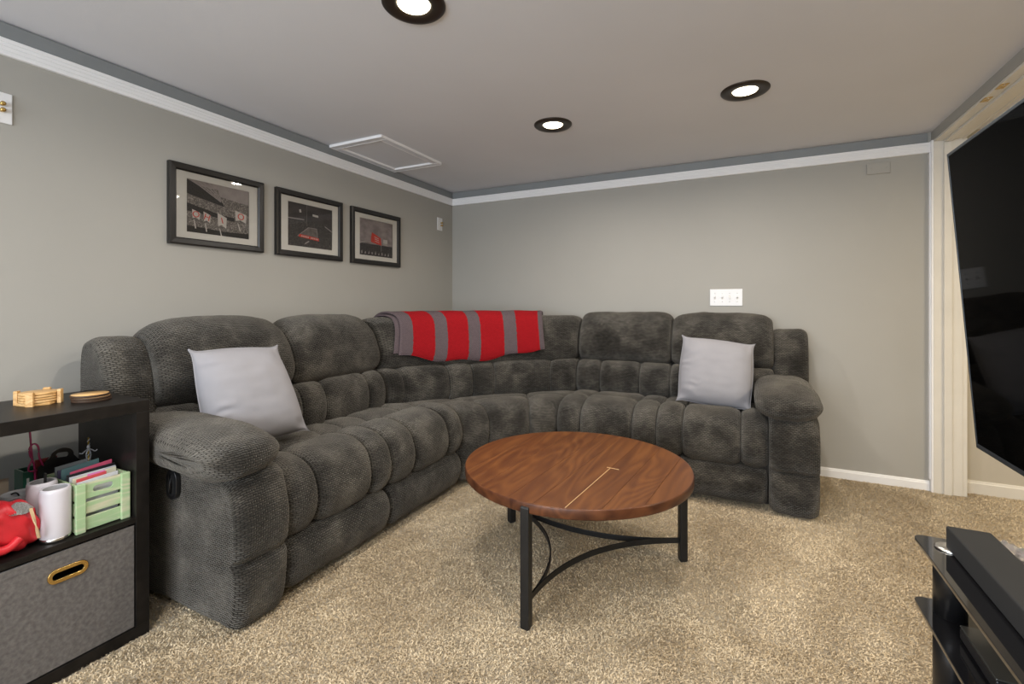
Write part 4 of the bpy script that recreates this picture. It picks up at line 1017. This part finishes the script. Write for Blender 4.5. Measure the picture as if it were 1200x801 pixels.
tvbox('screen', M['tvg'], -.0005, .004, TVY0+.008, TVY1-.008, .016, .989)
tvbox('bezel', M['bezel'], .001, .010, TVY0, TVY1, 0, 1, .002)
tvbox('lower_bezel', M['bezel'], -.0012, .002, TVY0, TVY1, 0, .014, .0006)
for yy in (TVY0, TVY1-.007): tvbox('side_bezel', M['bezel'], -.0012, .002, yy, yy+.007, .014, 1, .0006)
tvbox('top_bezel', M['bezel'], -.0012, .002, TVY0, TVY1, .990, 1, .0006)
tvbox('rear_cover', M['black'], .010, .055, TVY0+.12, TVY1-.12, .08, .75, .015)
tvbox('mount_bracket', M['blackmetal'], .055, .08, .80, 1.06, .25, .65, .002)
# ------------------------------------------------------------------ glass tv stand
st = thing('tv_stand', 'black glass media stand with tubular pillars at the lower right', 'tv stand', (.63, .95, 0))
m, tt, bb = nt('black_glass'); bb.inputs['Base Color'].default_value = (.008, .008, .009, 1); bb.inputs['Roughness'].default_value = .05; bb.inputs['Coat Weight'].default_value = .3; M['bglass'] = m
M['glassedge'] = mat('polished_glass_edge', (.30, .24, .19), .25, spec=.8)
def rounded(x0, x1, y0, y1, r, n=8):
    pts = []
    for cx, cy, a0 in ((x1-r, y1-r, 0), (x0+r, y1-r, PI/2), (x0+r, y0+r, PI), (x1-r, y0+r, 3*PI/2)):
        for k in range(n+1): a = a0+PI/2*k/n; pts.append((cx+r*math.cos(a), cy+r*math.sin(a)))
    return pts
def slab(name, z, x0, x1, y0, y1):
    o = plate(name, M['bglass'], rounded(x0, x1, y0, y1, .022), [], .007, Matrix.Translation((0, 0, z-.004)), st, .0012)
    pts = rounded(x0-.0004, x1+.0004, y0-.0004, y1+.0004, .022); v = []; n = len(pts)
    for z_ in (z-.0058, z-.0022): v += [(p[0], p[1], z_) for p in pts]
    q = MB(); q.add(v, [(k, (k+1) % n, n+(k+1) % n, n+k) for k in range(n)]); e = q.build('glass_edge', M['glassedge'], o)
slab('top_shelf', .470, .405, .850, .32, 1.598); slab('middle_shelf', .306, .405, .850, .32, 1.598); slab('bottom_shelf', .050, .405, .850, .32, 1.598)
for px_, py_ in ((.462, 1.535), (.800, 1.535), (.462, .385), (.800, .385)):
    q = MB(); q.lathe([(.033, 0), (.033, .043)], (px_, py_, 0), 28); q.lathe([(.033, .050), (.033, .298)], (px_, py_, 0), 28); q.lathe([(.033, .306), (.033, .462)], (px_, py_, 0), 28)
    q.build('pillar', M['black'], st)
    MB().lathe([(.030, 0), (.030, .004), (.026, .007), (.010, .008)], (px_, py_, .470), 28).build('chrome_cap', M['steel'], st)
q = MB(); q.box(.69, .75, .88, .98, .478, 1.30); q.box(.60, .72, .86, 1.0, 1.0, 1.06); q.build('mount_post', M['blackmetal'], st, .004)
# glittery silver ribbon lying on the rear edge of the top glass
m, tt, bb = nt('clear_wrap'); bb.inputs['Base Color'].default_value = (.75, .72, .70, 1); bb.inputs['Metallic'].default_value = .8; bb.inputs['Roughness'].default_value = .25
vo = N(tt, 'ShaderNodeTexVoronoi'); vo.inputs['Scale'].default_value = 160; rr_ = ramp(tt, [(.1, (.12, .12, .15)), (.5, (.8, .76, .72)), (1, (.95, .95, .95))]); tt.links.new(vo.outputs['Color'], rr_.inputs[0]); tt.links.new(rr_.outputs[0], bb.inputs['Base Color']); bump(tt, bb, vo.outputs['Distance'], 1, .004); M['wrap'] = m
vv = []; ff = []; n1, n2 = 60, 10
for i in range(n1+1):
    a = i/n1
    for j in range(n2+1):
        b_ = j/n2
        x = .560+.27*a; yv = 1.592-.05*a*a-.050*b_+.004*noise.noise(Vector((i*.5, j, 1))); z = .4715+.036*math.sin(PI*b_)*(.6+.4*noise.noise(Vector((i*.4, j*.6, 7))))
        vv.append((x, yv, z))
for i in range(n1):
    for j in range(n2): q0 = i*(n2+1)+j; ff.append((q0, q0+n2+1, q0+n2+2, q0+1))
q = MB(); q.add(vv, ff, smooth=False); o = q.build('foil_ribbon', M['wrap']); tag(o, 'crumpled silver foil strip on the glass top behind the sound bar', 'ribbon')
# sound bar
sb = thing('sound_bar', 'long dark grey fabric covered sound bar on the glass stand', 'sound bar', (.497, 1.05, .470))
M['bar'] = mat('speaker_cloth', (.012, .0125, .013), .85, var=.1, bs=.3, bscale=900)
box('body', M['bar'], .455, .540, .45, 1.540, .474, .528, sb, .004)
for yy in (.50, 1.50): box('foot', M['black'], .47, .525, yy-.02, yy+.02, .470, .475, sb)
# media player on the middle shelf
mp_ = thing('media_player', 'thin black media box on the middle glass shelf of the stand', 'media player', (.58, 1.33, .306))
box('body', M['black'], .447, .70, 1.255, 1.43, .313, .338, mp_, .003); box('lid', mat('media_lid', (.05, .05, .045), .15), .447, .70, 1.255, 1.43, .3385, .343, mp_, .002)
for yy in (1.28, 1.40): box('foot', M['dark'], .46, .475, yy-.008, yy+.008, .306, .3135, mp_); 
for yy in (1.28, 1.40): box('foot', M['dark'], .665, .68, yy-.008, yy+.008, .306, .3135, mp_)
